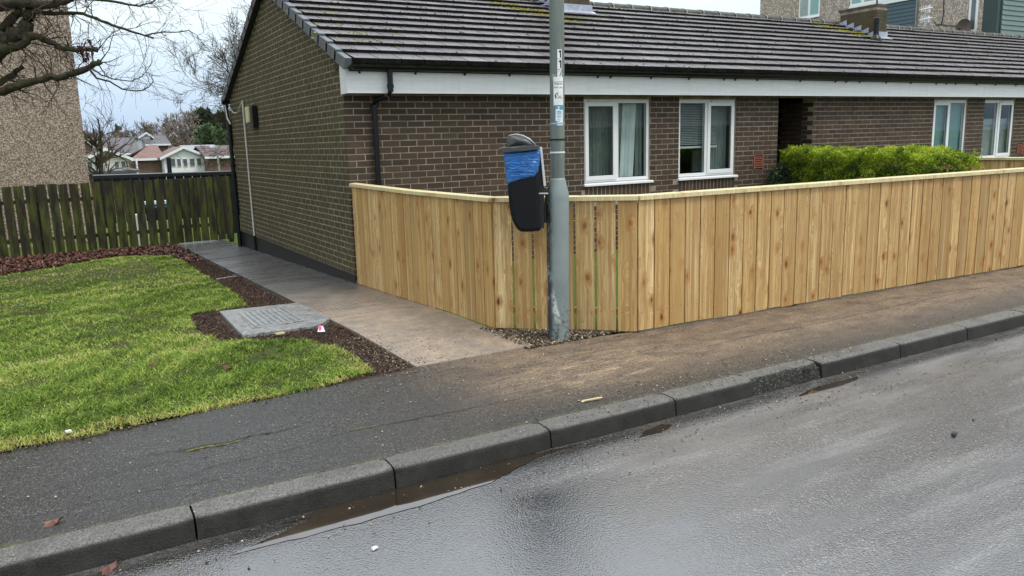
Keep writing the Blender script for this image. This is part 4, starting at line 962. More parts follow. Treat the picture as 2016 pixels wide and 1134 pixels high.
# gutters
def gutter(y, z, x0, x1, flip=1):
    b = MB(); n = 8; P = []
    for i in range(n + 1):
        a = math.pi + math.pi * i / n; P.append((y + .054 * math.cos(a), z + .068 * math.sin(a)))
    Q = [(y + (p - y) * .93, z + (q - z) * .93) for p, q in P]
    poly = P + Q[::-1]
    b.prism([(x0, p, q) for p, q in poly], (x1 - x0, 0, 0))
    b.box((x0 - .004, y - .058, z - .054), (x0 + .02, y + .058, z + .004))
    b.tube([(x0, y - .053, z), (x1, y - .053, z)], .008, 6)
    return b
gut = gutter(9.01, 2.545, 3.16, END).build('gutter', M['black_plastic'], roof)
b = MB(); b.box((3.16, 9.06, 2.47), (END, 9.079, 2.565)); b.build('fascia_cap', M['black_plastic'], roof)
brx = [3.27, 3.98, 4.65, 5.3, 5.98, 6.72, 6.94, 7.67, 8.40, 9.12, 9.36, 9.84, 10.84, 11.72, 12.0, 12.36, 13.1, 13.82, 14.6, 14.92, 15.22, 15.93] + [16.6 + .75 * i for i in range(20)]
for x in brx:
    b = MB(); b.box((x, 9.0, 2.466), (x + .03, 9.079, 2.478)); b.prism([(x, 9.0, 2.478), (x, 9.0, 2.490), (x, 8.951, 2.54), (x, 8.944, 2.535)], (.03, 0, 0)); b.box((x + .003, 9.066, 2.445), (x + .027, 9.079, 2.466)); b.build('gutter_bracket', M['black_plastic'], gut)
# front downpipe with swan neck
b = MB(); b.tube([(3.635, 9.01, 2.50), (3.635, 9.01, 2.24), (3.61, 9.03, 2.19), (3.52, 9.215, 2.15), (3.503, 9.24, 2.09), (3.503, 9.24, .05)], .034, 12); 
for z in (2.30, 2.07, 1.66): b.tube([(3.635 if z > 2.2 else 3.503, 9.01 if z > 2.2 else 9.24, z - .02), (3.635 if z > 2.2 else 3.503, 9.01 if z > 2.2 else 9.24, z + .02)], .042, 12)
b.build('downpipe', M['black_plastic'], bun, smooth=False)
# rear gutter end and downpipe at the far corner of the gable
ry = 2 * RIDGE - 8.95
b = gutter(ry + .02, 2.53, 3.03, END); b.build('gutter', M['black_plastic'], roof)
b = MB(); b.tube([(3.10, ry + .02, 2.50), (3.10, ry + .02, 2.40), (3.10, 15.93, 2.10), (3.10, 15.93, -.28)], .040, 10)
for z in (2.42, 1.30, .6): b.tube([(3.10, 15.93 if z < 2 else ry, z - .02), (3.10, 15.93 if z < 2 else ry, z + .02)], .05, 10)
b.build('downpipe', M['black_plastic'], bun)
b = MB(); b.tube([(3.07, ry - .05, 2.44), (3.07, 15.9, 2.2), (3.09, 15.75, 2.08)], .013, 6); b.build('overflow_pipe', M['cream_cable'], bun)
# white conduit on the gable, loose cable
b = MB(); b.tube([(3.128, 14.72, 2.46), (3.128, 14.72, .05)], .016, 8); b.build('conduit', M['cream_cable'], gable, label='thin white conduit running down the gable')
b = MB(); b.tube([(3.128, 14.72, .05), (3.128, 14.72, -.22)], .018, 8); b.build('conduit_foot', M['black_plastic'], gable)
b = MB(); b.tube([(3.12, 14.72, 2.45), (3.10, 14.9, 2.33), (3.10, 15.1, 2.26), (3.10, 15.4, 2.27), (3.10, 15.65, 2.34), (3.11, 15.8, 2.42)], .009, 5); b.build('cable', M['cream_cable'], gable)
# chimneys
def chimney(x0, x1, y0, y1, zt, step):
    b = MB(); b.box((x0, y0, roofz(y0) - .2), (x1, y1, zt)); ch = b.build('chimney', M['mortar_front'], roof, origin=(x0, y0, 3.8))
    st = MB(); k = 0; z = roofz(y0) + .05
    while z + BC < zt:
        for (ax, p0, p1, fx) in (('f', x0, x1, y0), ('l', y0, y1, x0)):
            q = p0 + (0 if k % 2 else .115) - (.115 if k % 2 == 0 else 0)
            while q < p1 - .03:
                a, b_ = q + .005, min(q + BL - .005, p1)
                if ax == 'f': st.box((a, fx - .01, z + .005), (b_, fx + .002, z + BC - .005), c=random.random())
                elif z > roofz(a) - .05: st.box((fx - .01, a, z + .005), (fx + .002, b_, z + BC - .005), c=random.random())
                q += BL
        z += BC; k += 1
    st.build('brickwork', M['brick_gable'], ch, origin=(x0, y0, 3.8), kind='stuff')
    fl = MB(); fl.box((x0 - .05, y0 - .024, roofz(y0) + .0), (x1 + .04, y0 - .011, roofz(y0) + .13))
    fl.hexa([(x0 - .04, y0 - .14, roofz(y0 - .14) + .02), (x1 + .06, y0 - .14, roofz(y0 - .14) + .02), (x1 + .06, y0, roofz(y0) + .02), (x0 - .04, y0, roofz(y0) + .02), (x0 - .04, y0 - .14, roofz(y0 - .14) + .03), (x1 + .06, y0 - .14, roofz(y0 - .14) + .03), (x1 + .06, y0, roofz(y0) + .035), (x0 - .04, y0, roofz(y0) + .035)])
    fl.build('apron_flashing', M['lead'], ch)
    s = MB()
    for i in range(5):
        a = y0 + i * .19
        if a + .19 > y1 + .1: break
        zz = roofz(a)
        s.prism([(x0 - .024, a - .02, zz - .03), (x0 - .024, a + .19, zz + .06), (x0 - .024, a + .19, zz + .10), (x0 - .024, a - .0, zz + .15), (x0 - .024, a - .02, zz + .15)], (.012, 0, 0))
        s.box((x0 - .13, a, zz + .015 + .02), (x0 - .025, a + .17, zz + .055))
    s.build('step_flashing', M['lead'], ch); return ch
c1 = roofpt(1163, 26); chimney(c1[0] - .72, c1[0] - .02, c1[1] - .0, c1[1] + .75, 5.1, 0)
c2 = roofpt(1724, 74); chimney(c2[0], c2[0] + .34, c2[1], c2[1] + .95, c2[2] + .66, 0)
ch2 = [o for o in roof.children if o.name.startswith('chimney')][1]
pp = roofpt(1727, 79); b = MB(); b.lathe([(.13, pp[2] - .08), (.11, pp[2] + .02), (.065, pp[2] + .09), (.058, pp[2] + .12), (.055, pp[2] + .33), (.064, pp[2] + .335), (.064, pp[2] + .44), (.05, pp[2] + .45)], pp[0] - .12, pp[1] - .05, 16)
b.build('vent_pipe', M['black_plastic'], roof, smooth=False)
b = MB(); cx1, cy1, cz1 = c2[0] + .40, c2[1] + .5, c2[2] + .66; b.tube([(cx1, cy1 - .2, cz1 - .5), (cx1, cy1 - .2, cz1 + 1.6)], .02, 6); b.build('aerial_mast', M['dark_metal'], roof)
b = MB(); b.box((c2[0] - .02, c2[1] - .02, cz1), (c2[0] + .36, c2[1] + .97, cz1 + .05)); b.build('chimney_cap', M['ridge_tile'], roof)
# moss lumps on the tiles (stuff)
def lumps(n, fx, size, name, mat, label):
    V_, T_ = [], []; k = 0
    for _ in range(n):
        x, s, sz = fx(); y = RY0 + s * cth; r_ = s / gauge; fr_ = r_ - math.floor(r_)
        z = RZ0 + s * sth - .02 + (TT * (1 - fr_) + .002) * cth
        a, b2, c2_ = size * sz * random.uniform(.6, 1.6), size * sz * random.uniform(.5, 1.1), size * sz * random.uniform(.3, .7)
        ring = [(a * math.cos(q) * random.uniform(.7, 1.2), b2 * math.sin(q) * random.uniform(.7, 1.2)) for q in np.linspace(0, 2 * math.pi, 7)[:-1]]
        for (p, q) in ring: V_.append((x + p, y + q * cth, z + q * sth - .004))
        V_.append((x, y - c2_ * sth, z + c2_))
        T_ += [(k + i, k + (i + 1) % 6, k + 6) for i in range(6)]; k += 7
    o = tris_object(name, np.array(V_) - np.array(wloc(roof)), np.array(T_), mat, np.random.default_rng(1).random(len(T_)), parent=roof)
    o.location = (0, 0, 0); props(o, kind='stuff')
def joint_pos():
    r = random.randrange(ROWS); k = random.randrange(0, 90); x = RX0 + .10 - (TW / 2 if r % 2 else 0) + k * TW
    if random.random() < .55: return max(3.25, x + random.gauss(0, .012)), r * gauge + random.uniform(.01, gauge), .5 + .6 * random.random()
    return random.uniform(3.2, 26), r * gauge + random.choice((.01, random.uniform(0, gauge))), .5 + random.random()
lumps(4200, joint_pos, .021, 'moss_spots', M['moss_dark'], '')
ml = roofpt(1045, 22)
lumps(900, lambda: (lambda t: (t + random.gauss(0, .12), max(0, (ml[1] - RY0) / cth + (t - ml[0]) * -.9 + random.gauss(0, .13)), 1.0))(random.uniform(ml[0] - .45, ml[0] + .55)), .024, 'moss', M['moss_yellow'], '')
lumps(260, lambda: (c1[0] - .25 + random.gauss(0, .25), (c1[1] - RY0) / cth - .35 + random.gauss(0, .15), .9), .018, 'moss', M['moss_yellow'], '')
lumps(500, lambda: (lambda t: (c2[0] - .9 * t + random.gauss(0, .12), (c2[1] - RY0) / cth + .85 * t - .05 + random.gauss(0, .1), 1.2))(random.random()), .03, 'moss', M['moss_yellow'], '')
lumps(160, lambda: (random.gauss(3.55, .25), random.choice((2.1, 1.45, 1.1, .8)) + random.gauss(0, .06), 1.0), .022, 'moss', M['moss_yellow'], '')

# wall lamp on the gable: held by the wall, its own thing
wl = empty('wall_lamp', (3.14, 14.0, 2.1), label='cream glass bulkhead lamp in a black case high on the gable', cat='wall lamp')
b = MB(); b.box((3.055, 13.72, 1.97), (3.138, 14.12, 2.32)); b.build('case', M['black_plastic'], wl, bevel=.008)
b = MB(); b.box((3.02, 13.88, 2.05), (3.054, 14.10, 2.31)); b.build('lens', M['wall_light_cream'], wl, bevel=.008)

# ================================================================== FENCES
def board_me(wd, h, t, mat, name='board', pts=None):
    b = MB(); b.box((-wd / 2, 0, 0), (wd / 2, t, h)); b.c = [0.0] * len(b.c); return b.mesh(name, mat, bevel=.0015)
def fence(name, runs, z0f, htop, mat, capmat, pitch, gap, t, rails, label, cat, group=None, cap=True, jitter=.0, postmat=None, post_h=None, lean=0, nails=False):
    th = empty(name, (*runs[0][0], 0), label=label, cat=cat, group=group); cache = {}
    for ri, (A, B) in enumerate(runs):
        A = np.array(A, float); B = np.array(B, float); L_ = np.linalg.norm(B - A); d = (B - A) / L_; ang = math.atan2(d[1], d[0])
        pt = pitch[ri] if isinstance(pitch, (list, tuple)) else pitch; gp_ = gap[ri] if isinstance(gap, (list, tuple)) else gap
        n = int(round(L_ / pt)); pt = L_ / n
        nrm = np.array([-d[1], d[0]])
        for i in range(n):
            c = A + d * pt * (i + .5); zb = z0f(c[1]); wd = pt - gp_
            key = (round(wd, 3), round(htop(c) - zb, 2)); 
            if key not in cache: cache[key] = board_me(wd, key[1], t, mat)
            o = link('board', cache[key], th, (c[0], c[1], zb + random.uniform(-jitter, jitter))); o.rotation_euler = (random.gauss(0, lean * .4), random.gauss(0, lean), ang + random.gauss(0, .012))
        za, zb_ = z0f(A[1]), z0f(B[1])
        ha, hb = htop(A), htop(B)
        if nails:
            nb = MB()
            for i in range(n):
                c = A + d * pt * (i + .5); zz = z0f(c[1])
                for (_, rz, rh) in rails:
                    for e in (-.28, .28):
                        q = c + d * e * pt - nrm * .0015; z = zz + rz + .03 + random.gauss(0, .008); h = .0032
                        nb.quad([(*(q - d * h), z - h), (*(q + d * h), z - h), (*(q + d * h), z + h), (*(q - d * h), z + h)])
            props(nb.build('nail_heads', M['dark_metal'], th, origin=(0, 0, 0)), kind='stuff')
        for (k, rz, rh) in rails:
            a3 = A + nrm * (t + .004); b3 = B + nrm * (t + .004); q = .045
            b = MB(); b.hexa([(*a3, za + rz), (*b3, zb_ + rz), (*(b3 + nrm * q), zb_ + rz), (*(a3 + nrm * q), za + rz), (*a3, za + rz + rh), (*b3, zb_ + rz + rh), (*(b3 + nrm * q), zb_ + rz + rh), (*(a3 + nrm * q), za + rz + rh)])
            b.build('rail', mat, th)
        npst = max(1, int(L_ / 1.8)); 
        for i in range(npst + 1):
            c = A + d * (L_ * i / npst if i < npst else L_ - .06) + nrm * (t + .07); zz = z0f(c[1])
            b = MB(); b.box((-.045, -.045, -.1), (.045, .045, htop(c) - zz - .03)); me = b.mesh('post', postmat or mat); o = link('post', me, th, (c[0], c[1], zz)); o.rotation_euler = (0, 0, ang)
        if cap:
            e0 = -.0 ; b = MB(); w1, w2 = -.028, t + .035; hA, hB = ha, hb
            a0, a1 = A + nrm * w1, A + nrm * w2; b0, b1 = B + nrm * w1, B + nrm * w2
            b.hexa([(*a0, hA), (*b0, hB), (*b1, hB), (*a1, hA), (*a0, hA + .034), (*b0, hB + .034), (*(b1 - nrm * .0), hB + .042), (*a1, hA + .042)])
            b.build('cap_rail', capmat, th)
    return th
rl = [(0, .135, .05), (1, .88, .05)]
fence('garden_fence', [((3.155, 9.25), (3.165, 7.5)), ((3.165, 7.5), (3.215, 5.86)), ((3.215, 5.86), (4.135, 5.03)), ((4.135, 5.03), (9.82, 4.85)), ((9.82, 4.85), (14.0, 4.86))], lambda y: float(gz(y)) + .018, lambda c: 1.118 + (.016 if c[1] > 8.5 else 0),
      M['new_pine'], M['cap_pine'], [.175, .158, .177, .167, .167], [.009, .009, .021, .012, .012], .020, rl, 'fresh yellow pine board fence bending round the corner behind the post', 'fence', jitter=.005, lean=.0025, nails=True)
fence('garden_fence', [((12.6, 9.2), (12.6, 5.0))], lambda y: 0.0, lambda c: 1.13, M['new_pine'], M['cap_pine'], .167, .006, .02, rl, 'short pine fence dividing the gardens beyond the hedge', 'fence', jitter=.003)
# mossy fence at the back of the lawn, with its gap at the path
A_, B_ = np.array((-2.6, 17.25)), np.array((2.14, 17.25))
fence('mossy_fence', [((-2.62, 17.25), (2.16, 17.25))], lambda y: -.335, lambda c: 1.05, M['old_timber'], None, .1865, .030, .022, [(0, .33, .07), (1, 1.05, .07)], 'old dark mossy picket fence behind the pile of leaves', 'fence', cap=False, jitter=.012, lean=.006)
fence('mossy_gate', [((2.17, 17.75), (3.35, 17.70))], lambda y: -.30, lambda c: 1.04, M['old_timber'], None, .165, .020, .022, [(0, .3, .07), (1, 1.0, .07)], 'green stained board gate closing the wet path beside the gable', 'gate', cap=False, jitter=.008)
# black panelled fence farther back with a capping
df = empty('dark_fence', (2.2, 20.2, -.4), label='long black fence with shiny capping behind the mossy fence', cat='fence')
b = MB(); b.hexa([(.86, 20.0, 1.03), (6.5, 20.0, .99), (6.5, 20.14, .99), (.86, 20.14, 1.03), (.86, 20.0, 1.12), (6.5, 20.0, 1.06), (6.5, 20.14, 1.075), (.86, 20.14, 1.135)]); b.build('capping', M['dark_fence_paint'], df, bevel=.01)
for i in range(30):
    x = .87 + i * .19
    if i in (3, 4, 9, 10, 11, 12): z0_ = -.4
    b = MB(); b.box((x, 20.05, -.42 if i > 12 and i < 16 else .02), (x + .178, 20.08, 1.03)); b.build('panel', M['dark_fence_paint'], df)
for x in (1.9, 3.4, 5.0):
    b = MB(); b.box((x, 19.98, -.45), (x + .1, 20.05, 1.03)); b.build('post', M['dark_fence_paint'], df)
b = MB(); b.box((2.44, 20.14, -.45), (2.53, 20.22, 1.46)); b.build('tall_post', M['dark_fence_paint'], df, label='black post standing up above the capping')
# pale things glimpsed through the pickets
o = MB(); o.box((1.33, 18.1, -.36), (1.68, 18.3, .33)); t_ = o.build('pale_post', M['far_white'], origin=(1.46, 18.2, -.36), bevel=.01); props(t_, 'white slab glimpsed through the gaps of the mossy fence', 'slab')
t_ = empty('crate', (1.95, 18.5, .2), label='blue and white crate glimpsed behind the mossy fence', cat='crate')
b = MB(); b.box((1.72, 18.4, .5), (2.22, 18.7, .56)); b.build('lid', M['far_white'], t_); b = MB(); b.box((1.74, 18.42, .42), (2.20, 18.68, .50)); pass; b.build('body', M['blue_paint'], t_)

# ================================================================== LAMP POST AND BIN
LX, LY = 3.482, 5.26; ln = (.0165, .004)
lp = empty('lamp_post', (LX, LY, 0), label='scuffed grey lamp post with a wide base standing at the fence corner', cat='lamp post')
b = MB(); b.lathe([(.0905, -.3), (.0905, .0), (.0905, 1.16), (.089, 1.19), (.083, 1.22), (.070, 1.275), (.062, 1.305), (.0585, 1.32)], LX, LY, 40, lean=ln); b.build('base', M['post_paint'], lp, smooth=True, origin=(LX, LY, 0))
b = MB(); b.lathe([(.0575, 1.318), (.0575, 1.43), (.0572, 2.0), (.0565, 3.6), (.045, 3.75), (.042, 6.0), (.04, 6.2)], LX, LY, 32, lean=ln); b.build('shaft', M['shaft_paint'], lp, smooth=True, origin=(LX, LY, 0))
b = MB(); b.tube([(LX + .1, LY, 6.1), (LX + .1, LY - .3, 6.3), (LX + .1, LY - .8, 6.38)], .03, 10); b.build('bracket_arm', M['shaft_paint'], lp)
b = MB(); b.box((LX - .02, LY - 1.4, 6.34), (LX + .22, LY - .78, 6.46)); b.build('lantern', M['galvanised'], lp, bevel=.03)
for z, mt, hh, rr in ((1.522, 'sign_white', .006, .0583), (1.745, 'galvanised', .006, .0583), (1.622, 'black_plastic', .005, .061)):
    b = MB(); b.lathe([(rr, z - hh), (rr + .002, z - hh), (rr + .002, z + hh), (rr, z + hh)], LX, LY, 28, lean=ln); b.build('band', M[mt], lp, origin=(LX, LY, z))
# things stuck on the shaft; they curve round it, facing the camera a little to the right
FA = math.atan2(-LY, -LX)            # direction from post to camera
def wrap(mb, u0, u1, z0, z1, r=.0592, mi=0, c=.5, n=8):
    for i in range(n):
        a = [FA + (u0 + (u1 - u0) * (i + k) / n) / r for k in (0, 1)]
        P = []
        for (ang, z) in ((a[0], z0), (a[1], z0), (a[1], z1), (a[0], z1)):
            P.append((LX + ln[0] * z + r * math.cos(ang), LY + ln[1] * z + r * math.sin(ang), z))
        mb.quad(P, mi, c)
def glyph(mb, strokes, u, z, s, r=.0600, wdt=.12, mi=0):
    for (x0, y0, x1, y1) in strokes:
        dx, dy = x1 - x0, y1 - y0; L_ = math.hypot(dx, dy) + 1e-9; nx_, ny_ = -dy / L_ * wdt / 2, dx / L_ * wdt / 2
        P = []
        for (a, b_) in ((x0 - nx_, y0 - ny_), (x1 - nx_, y1 - ny_), (x1 + nx_, y1 + ny_), (x0 + nx_, y0 + ny_)):
            ang = FA + (u + a * s) / r; zz = z + b_ * s; P.append((LX + ln[0] * zz + r * math.cos(ang), LY + ln[1] * zz + r * math.sin(ang), zz))
        mb.quad(P, mi)
ONE = [(.35, 0, .35, 1.0), (.35, 1.0, .12, .78)]; SEVEN = [(.05, .95, .65, .95), (.65, .95, .28, 0)]
def zat(v): return at_y(1102, v, LY - .05)[2]
# house-style number plates 1 / 1 / 7
for (v0, v1, st, mt) in ((97, 115.5, ONE, 'sign_black'), (116.5, 136, ONE, 'sign_black'), (137, 152, SEVEN, 'ink_grey')):
    za, zb_ = zat(v1), zat(v0); b = MB(); wrap(b, .002, .040, za, zb_); pl = b.build('number_plate', M['sign_white'], lp)
    b = MB(); glyph(b, st, .010, za + .008, (zb_ - za) - .016, wdt=.2); b.build('numeral', M[mt], pl)
# faded plain sticker
b = MB(); wrap(b, -.048, .045, zat(158), zat(145)); b.build('faded_sticker', M['cover_concrete'], lp)
# notice: lettering over a stooping figure
za, zb_ = zat(207), zat(151); b = MB(); wrap(b, -.030, .052, za, zb_, .0596); nt_ = b.build('notice', M['sign_white'], lp, label='white notice with a black figure stooping to clean up')
FONT = {'P': [(0, 0, 0, 1), (0, 1, .5, 1), (.5, 1, .5, .5), (.5, .5, 0, .5)], 'l': [(.1, 0, .1, 1)], 'e': [(0, .3, .45, .3), (.45, .3, .45, .6), (.45, .6, 0, .6), (0, .6, 0, 0), (0, 0, .45, 0)], 'a': [(0, .6, .45, .6), (.45, .6, .45, 0), (.45, 0, 0, 0), (0, 0, 0, .33), (0, .33, .45, .33)], 's': [(.45, .6, 0, .6), (0, .6, 0, .3), (0, .3, .45, .3), (.45, .3, .45, 0), (.45, 0, 0, 0)], 'b': [(0, 0, 0, 1), (0, .6, .45, .6), (.45, .6, .45, 0), (.45, 0, 0, 0)], 'f': [(.2, 0, .2, 1), (0, .6, .4, .6), (.2, 1, .45, 1)], 't': [(.2, 0, .2, 1), (0, .6, .4, .6)], 'r': [(0, 0, 0, .6), (0, .6, .4, .6)], 'y': [(0, .6, .2, 0), (.45, .6, .1, -.3)], 'o': [(0, 0, 0, .6), (0, .6, .45, .6), (.45, .6, .45, 0), (.45, 0, 0, 0)], 'u': [(0, .6, 0, 0), (0, 0, .45, 0), (.45, 0, .45, .6)], 'n': [(0, 0, 0, .6), (0, .6, .45, .6), (.45, .6, .45, 0)], 'c': [(.45, .6, 0, .6), (0, .6, 0, 0), (0, 0, .45, 0)], ' ': [], 'd': [(.45, 0, .45, 1), (.45, .6, 0, .6), (0, .6, 0, 0), (0, 0, .45, 0)], 'g': [(.45, .6, .45, -.3), (.45, .6, 0, .6), (0, .6, 0, 0), (0, 0, .45, 0)], 'i': [(.2, 0, .2, .6)], 'h': [(0, 0, 0, 1), (0, .6, .45, .6), (.45, .6, .45, 0)]}
def text(mb, s, u, z, h, r=.0602, wd=.16):
    for ch in s: glyph(mb, FONT[ch], u, z, h, r, wd); u += h * (.35 if ch in 'li' else .66)
b = MB(); text(b, 'Please be', -.022, zat(166), .011); text(b, 'after your', -.022, zat(173), .0105); wrap(b, -.026, .049, zat(161.4), zat(160.6), .0603); wrap(b, -.020, .049, zat(193.2), zat(192.4), .0603)
# stooping person, drawn as on the sign, with small dog at the right
s0, zq = .036, zat(192.2)
fig = [(.30, .0, .18, .0), (.30, .0, .32, .42), (.32, .42, .05, .50), (.05, .50, .18, .78), (.18, .78, .55, .98), (.50, .92, .62, .55), (.62, .55, .78, .50), (.05, .5, .25, .05)]
glyph(b, fig, -.020, zq, .036, .0603, .15); glyph(b, [(.66, 1.0, .78, 1.08)], -.020, zq, .036, .0603, .24)
glyph(b, [(1.15, .22, 1.55, .25), (1.17, .22, 1.17, 0), (1.5, .22, 1.5, 0), (1.55, .25, 1.68, .5), (1.15, .22, 1.02, .4), (1.68, .5, 1.78, .45)], -.020, zq, .030, .0603, .10)
b.build('print', M['sign_black'], nt_)
za, zb_ = zat(247), zat(209); b = MB(); wrap(b, -.014, .050, za, zb_, .0594); ps = b.build('poster', M['poster_pale'], lp, label='small blue and white flyer with fine print')
b = MB(); wrap(b, .018, .050, zat(216), zat(209.5), .0600); wrap(b, -.014, .0, za, zat(238), .0600); wrap(b, -.014, .006, zat(214), zat(209.5), .0600); b.build('print_colour', M['poster_teal'], ps)
b = MB()
for i, (q, w_) in enumerate(((219, .030), (222, .036), (226, .030), (228.5, .034), (231, .028), (235, .026), (238, .022))): wrap(b, .000, w_ , zat(q + (1.2 if i < 2 else .7)), zat(q), .0602)
b.build('print', M['ink_grey'], ps)

# litter bin: side view, hung on the left of the post. local axes: D outwards, W across, z
Dv = np.array([-.86, .51]); Wv = np.array([.51, .86])
BX, BY = LX - .0, LY + .0
def bp(d, w_, z): return (BX + Dv[0] * d + Wv[0] * w_, BY + Dv[1] * d + Wv[1] * w_, z)
bin_ = empty('litter_bin', (BX - .25, BY + .1, .93), label='black litter bin with hooded lid and blue liner strapped to the post', cat='litter bin')
def zb(v): return at_y(1040, v, 5.38)[2]
def extr(prof, w0, w1, inset=.02):
    """profile (d,z) extruded across W with softened sides"""
    b = MB(); n = len(prof); c = np.mean(np.array(prof), 0); rings = []
    for (ww, k) in ((w0, inset), (w0 + inset * .35, inset * .3), (w0 + inset, 0), (w1 - inset, 0), (w1 - inset * .35, inset * .3), (w1, inset)):
        st = len(b.v)
        for (d, z) in prof:
            v = np.array([d, z]) - c; L_ = np.linalg.norm(v); q = c + v * (1 - k / L_); b.v.append(bp(q[0], ww, q[1]))
        rings.append(st)
    for r0, r1 in zip(rings[:-1], rings[1:]):
        for i in range(n): j = (i + 1) % n; b.f.append((r0 + i, r0 + j, r1 + j, r1 + i)); b.m.append(0); b.c.append(.5)
    b.f.append(tuple(rings[0] + i for i in range(n - 1, -1, -1))); b.f.append(tuple(rings[-1] + i for i in range(n))); b.m += [0, 0]; b.c += [.5, .5]
    return b
SB = 6.37 / 1545     # metres per photograph pixel at the bin
def dz(u, v): return ((1101 - u) * SB, H - (v - 275.0) * SB * 1.0)
Zc = lambda v: zb(v)
def PD(u, v): return ((1101.5 - u) * SB * 1.0, Zc(v))
body = [PD(1010, 345), PD(1009, 370), PD(1010.5, 395), PD(1013, 418), PD(1018, 435), PD(1024, 446), PD(1031, 451.5), PD(1040, 452.5), PD(1066, 451.5), PD(1070, 448), PD(1069, 420), PD(1067, 350), PD(1066, 300), PD(1010, 300)]
def dens(P, k=3):
    o = []
    for i in range(len(P)):
        a, b_ = np.array(P[i]), np.array(P[(i + 1) % len(P)])
        for t in range(k): o.append(tuple(a + (b_ - a) * t / k))
    return o
W0, W1 = -.17, .19
extr(dens(body, 2), W0, W1, .03).build('body', M['bin_plastic'], bin_, smooth=False)
bag = dens([PD(1007.5, 360), PD(1005.5, 335), PD(1003.5, 305), PD(1004.5, 298), PD(1071, 295), PD(1070.5, 320), PD(1064.5, 346), PD(1040, 352), PD(1020, 357)], 5)
bb = extr([(d + random.gauss(0, .0012), z + random.gauss(0, .001)) for d, z in bag], W0 - .010, W1 + .010, .034)
bb.v = [(x + random.gauss(0, .0012), y + random.gauss(0, .0012), z + random.gauss(0, .0012)) for x, y, z in bb.v]
bb.build('liner_bag', M['bag_blue'], bin_, smooth=True)
# ridged folds of the bag on its visible side
fo = MB()
for i in range(11):
    v0 = 303 + i * 4.4 + random.uniform(-1, 1); u0 = 1006 + random.uniform(0, 8); u1 = random.uniform(1040, 1068); sl2 = random.uniform(-.12, .10) - (.12 if v0 > 335 else 0)
    pts = []
    for t in np.linspace(0, 1, 9): uu = u0 + (u1 - u0) * t; d, z = PD(uu, v0 + sl2 * (uu - u0) + 2.2 * math.sin(t * 7 + i)); pts.append(bp(d, W0 - .010, z))
    fo.tube(pts, [.001] + [.0042] * 7 + [.001], 5)
fo.build('bag_folds', M['bag_blue'], bin_, smooth=True)
rim = dens([PD(993.5, 292.5), PD(997, 289), PD(1010, 288), PD(1040, 286), PD(1069, 287), PD(1069, 294), PD(1040, 297), PD(1012, 299), PD(999, 297.5)], 2)
extr(rim, W0 - .03, W1 + .03, .012).build('rim', M['bin_hood_plastic'], bin_)
hood = [PD(1008.5, 290), PD(1008.8, 281), PD(1009.8, 273), PD(1012.5, 267.5), PD(1017, 265), PD(1027, 264.3), PD(1038, 266.5), PD(1048, 271), PD(1057, 278), PD(1063, 284), PD(1067, 290)]
extr(dens(hood, 2), W0 + .0, W1 - .0, .055).build('hood', M['bin_hood_plastic'], bin_, smooth=True)
b = MB(); b.tube([bp(*( (PD(1013, 267)[0]), W0 + .035, PD(1013, 266.5)[1])), bp(PD(1027, 264)[0], W0 + .035, PD(1027, 264.2)[1]), bp(PD(1040, 266)[0], W0 + .03, PD(1040, 267)[1]), bp(PD(1052, 274)[0], W0 + .022, PD(1052, 274)[1]), bp(PD(1063, 284)[0], W0 + .01, PD(1063, 285)[1])], .006, 6); b.build('hood_trim', M['galvanised'], bin_, smooth=True)
b = MB(); P = [PD(1066, 287), PD(1071, 286), PD(1082, 300), PD(1083.5, 366), PD(1077, 366)]; b.prism([bp(d, -.03, z) for d, z in [PD(1072, 290), PD(1076, 290), PD(1082.5, 366), PD(1078, 367)]], tuple(np.array(bp(0, .20, 0)) - np.array(bp(0, 0, 0)))); b.build('back_plate', M['sign_white'], bin_)
b = MB(); b.prism([bp(d, .0, z) for d, z in [PD(1068, 300), PD(1074, 300), PD(1079, 372), PD(1077, 450), PD(1070, 450)]], tuple(np.array(bp(0, .10, 0)) - np.array(bp(0, 0, 0)))); b.build('mounting_bracket', M['dark_metal'], bin_)
b = MB(); b.tube([bp(PD(1078, 372)[0], .02, Zc(372)), bp(PD(1083, 382)[0], .02, Zc(384)), bp(PD(1081, 400)[0], .02, Zc(405)), bp(PD(1080, 440)[0], .02, Zc(440))], .010, 6); b.tube([bp(PD(1068, 291)[0], -.05, Zc(292)), bp(PD(1071, 300)[0], -.06, Zc(304)), bp(PD(1070, 312)[0], -.06, Zc(314))], .007, 5); b.build('strap', M['dark_metal'], bin_)
b = MB(); b.tube([bp(PD(1066, 381)[0], -.02, Zc(381.5)), bp(PD(1086, 382)[0], -.02, Zc(382))], .008, 6); b.build('clamp', M['galvanised'], bin_)

# ================================================================== HEDGE
def leaf_cloud(n, sampler, size, asp=2.2, dirf=None):
    P0 = sampler(n); n = len(P0); 
    d = rng.normal(0, 1, (n, 3)); d[:, 2] = np.abs(d[:, 2]) * .8 + .2; d /= np.linalg.norm(d, axis=1)[:, None]
    s = rng.normal(0, 1, (n, 3)); s = np.cross(d, s); s /= np.linalg.norm(s, axis=1)[:, None] + 1e-9
    L_ = size * rng.uniform(.5, 1.4, n)[:, None]; w_ = L_ / asp / 2
    V_ = np.zeros((n, 4, 3)); V_[:, 0] = P0 - d * L_ * .2; V_[:, 1] = P0 + d * L_ * .3 + s * w_; V_[:, 2] = P0 + d * L_; V_[:, 3] = P0 + d * L_ * .3 - s * w_
    return V_.reshape(-1, 3), np.arange(n * 4).reshape(-1, 4)
hA, hB = np.array((10.85, 9.0)), np.array((9.45, 5.55)); hd = (hB - hA); hl = np.linalg.norm(hd); hd /= hl; hn = np.array((-hd[1], hd[0]))
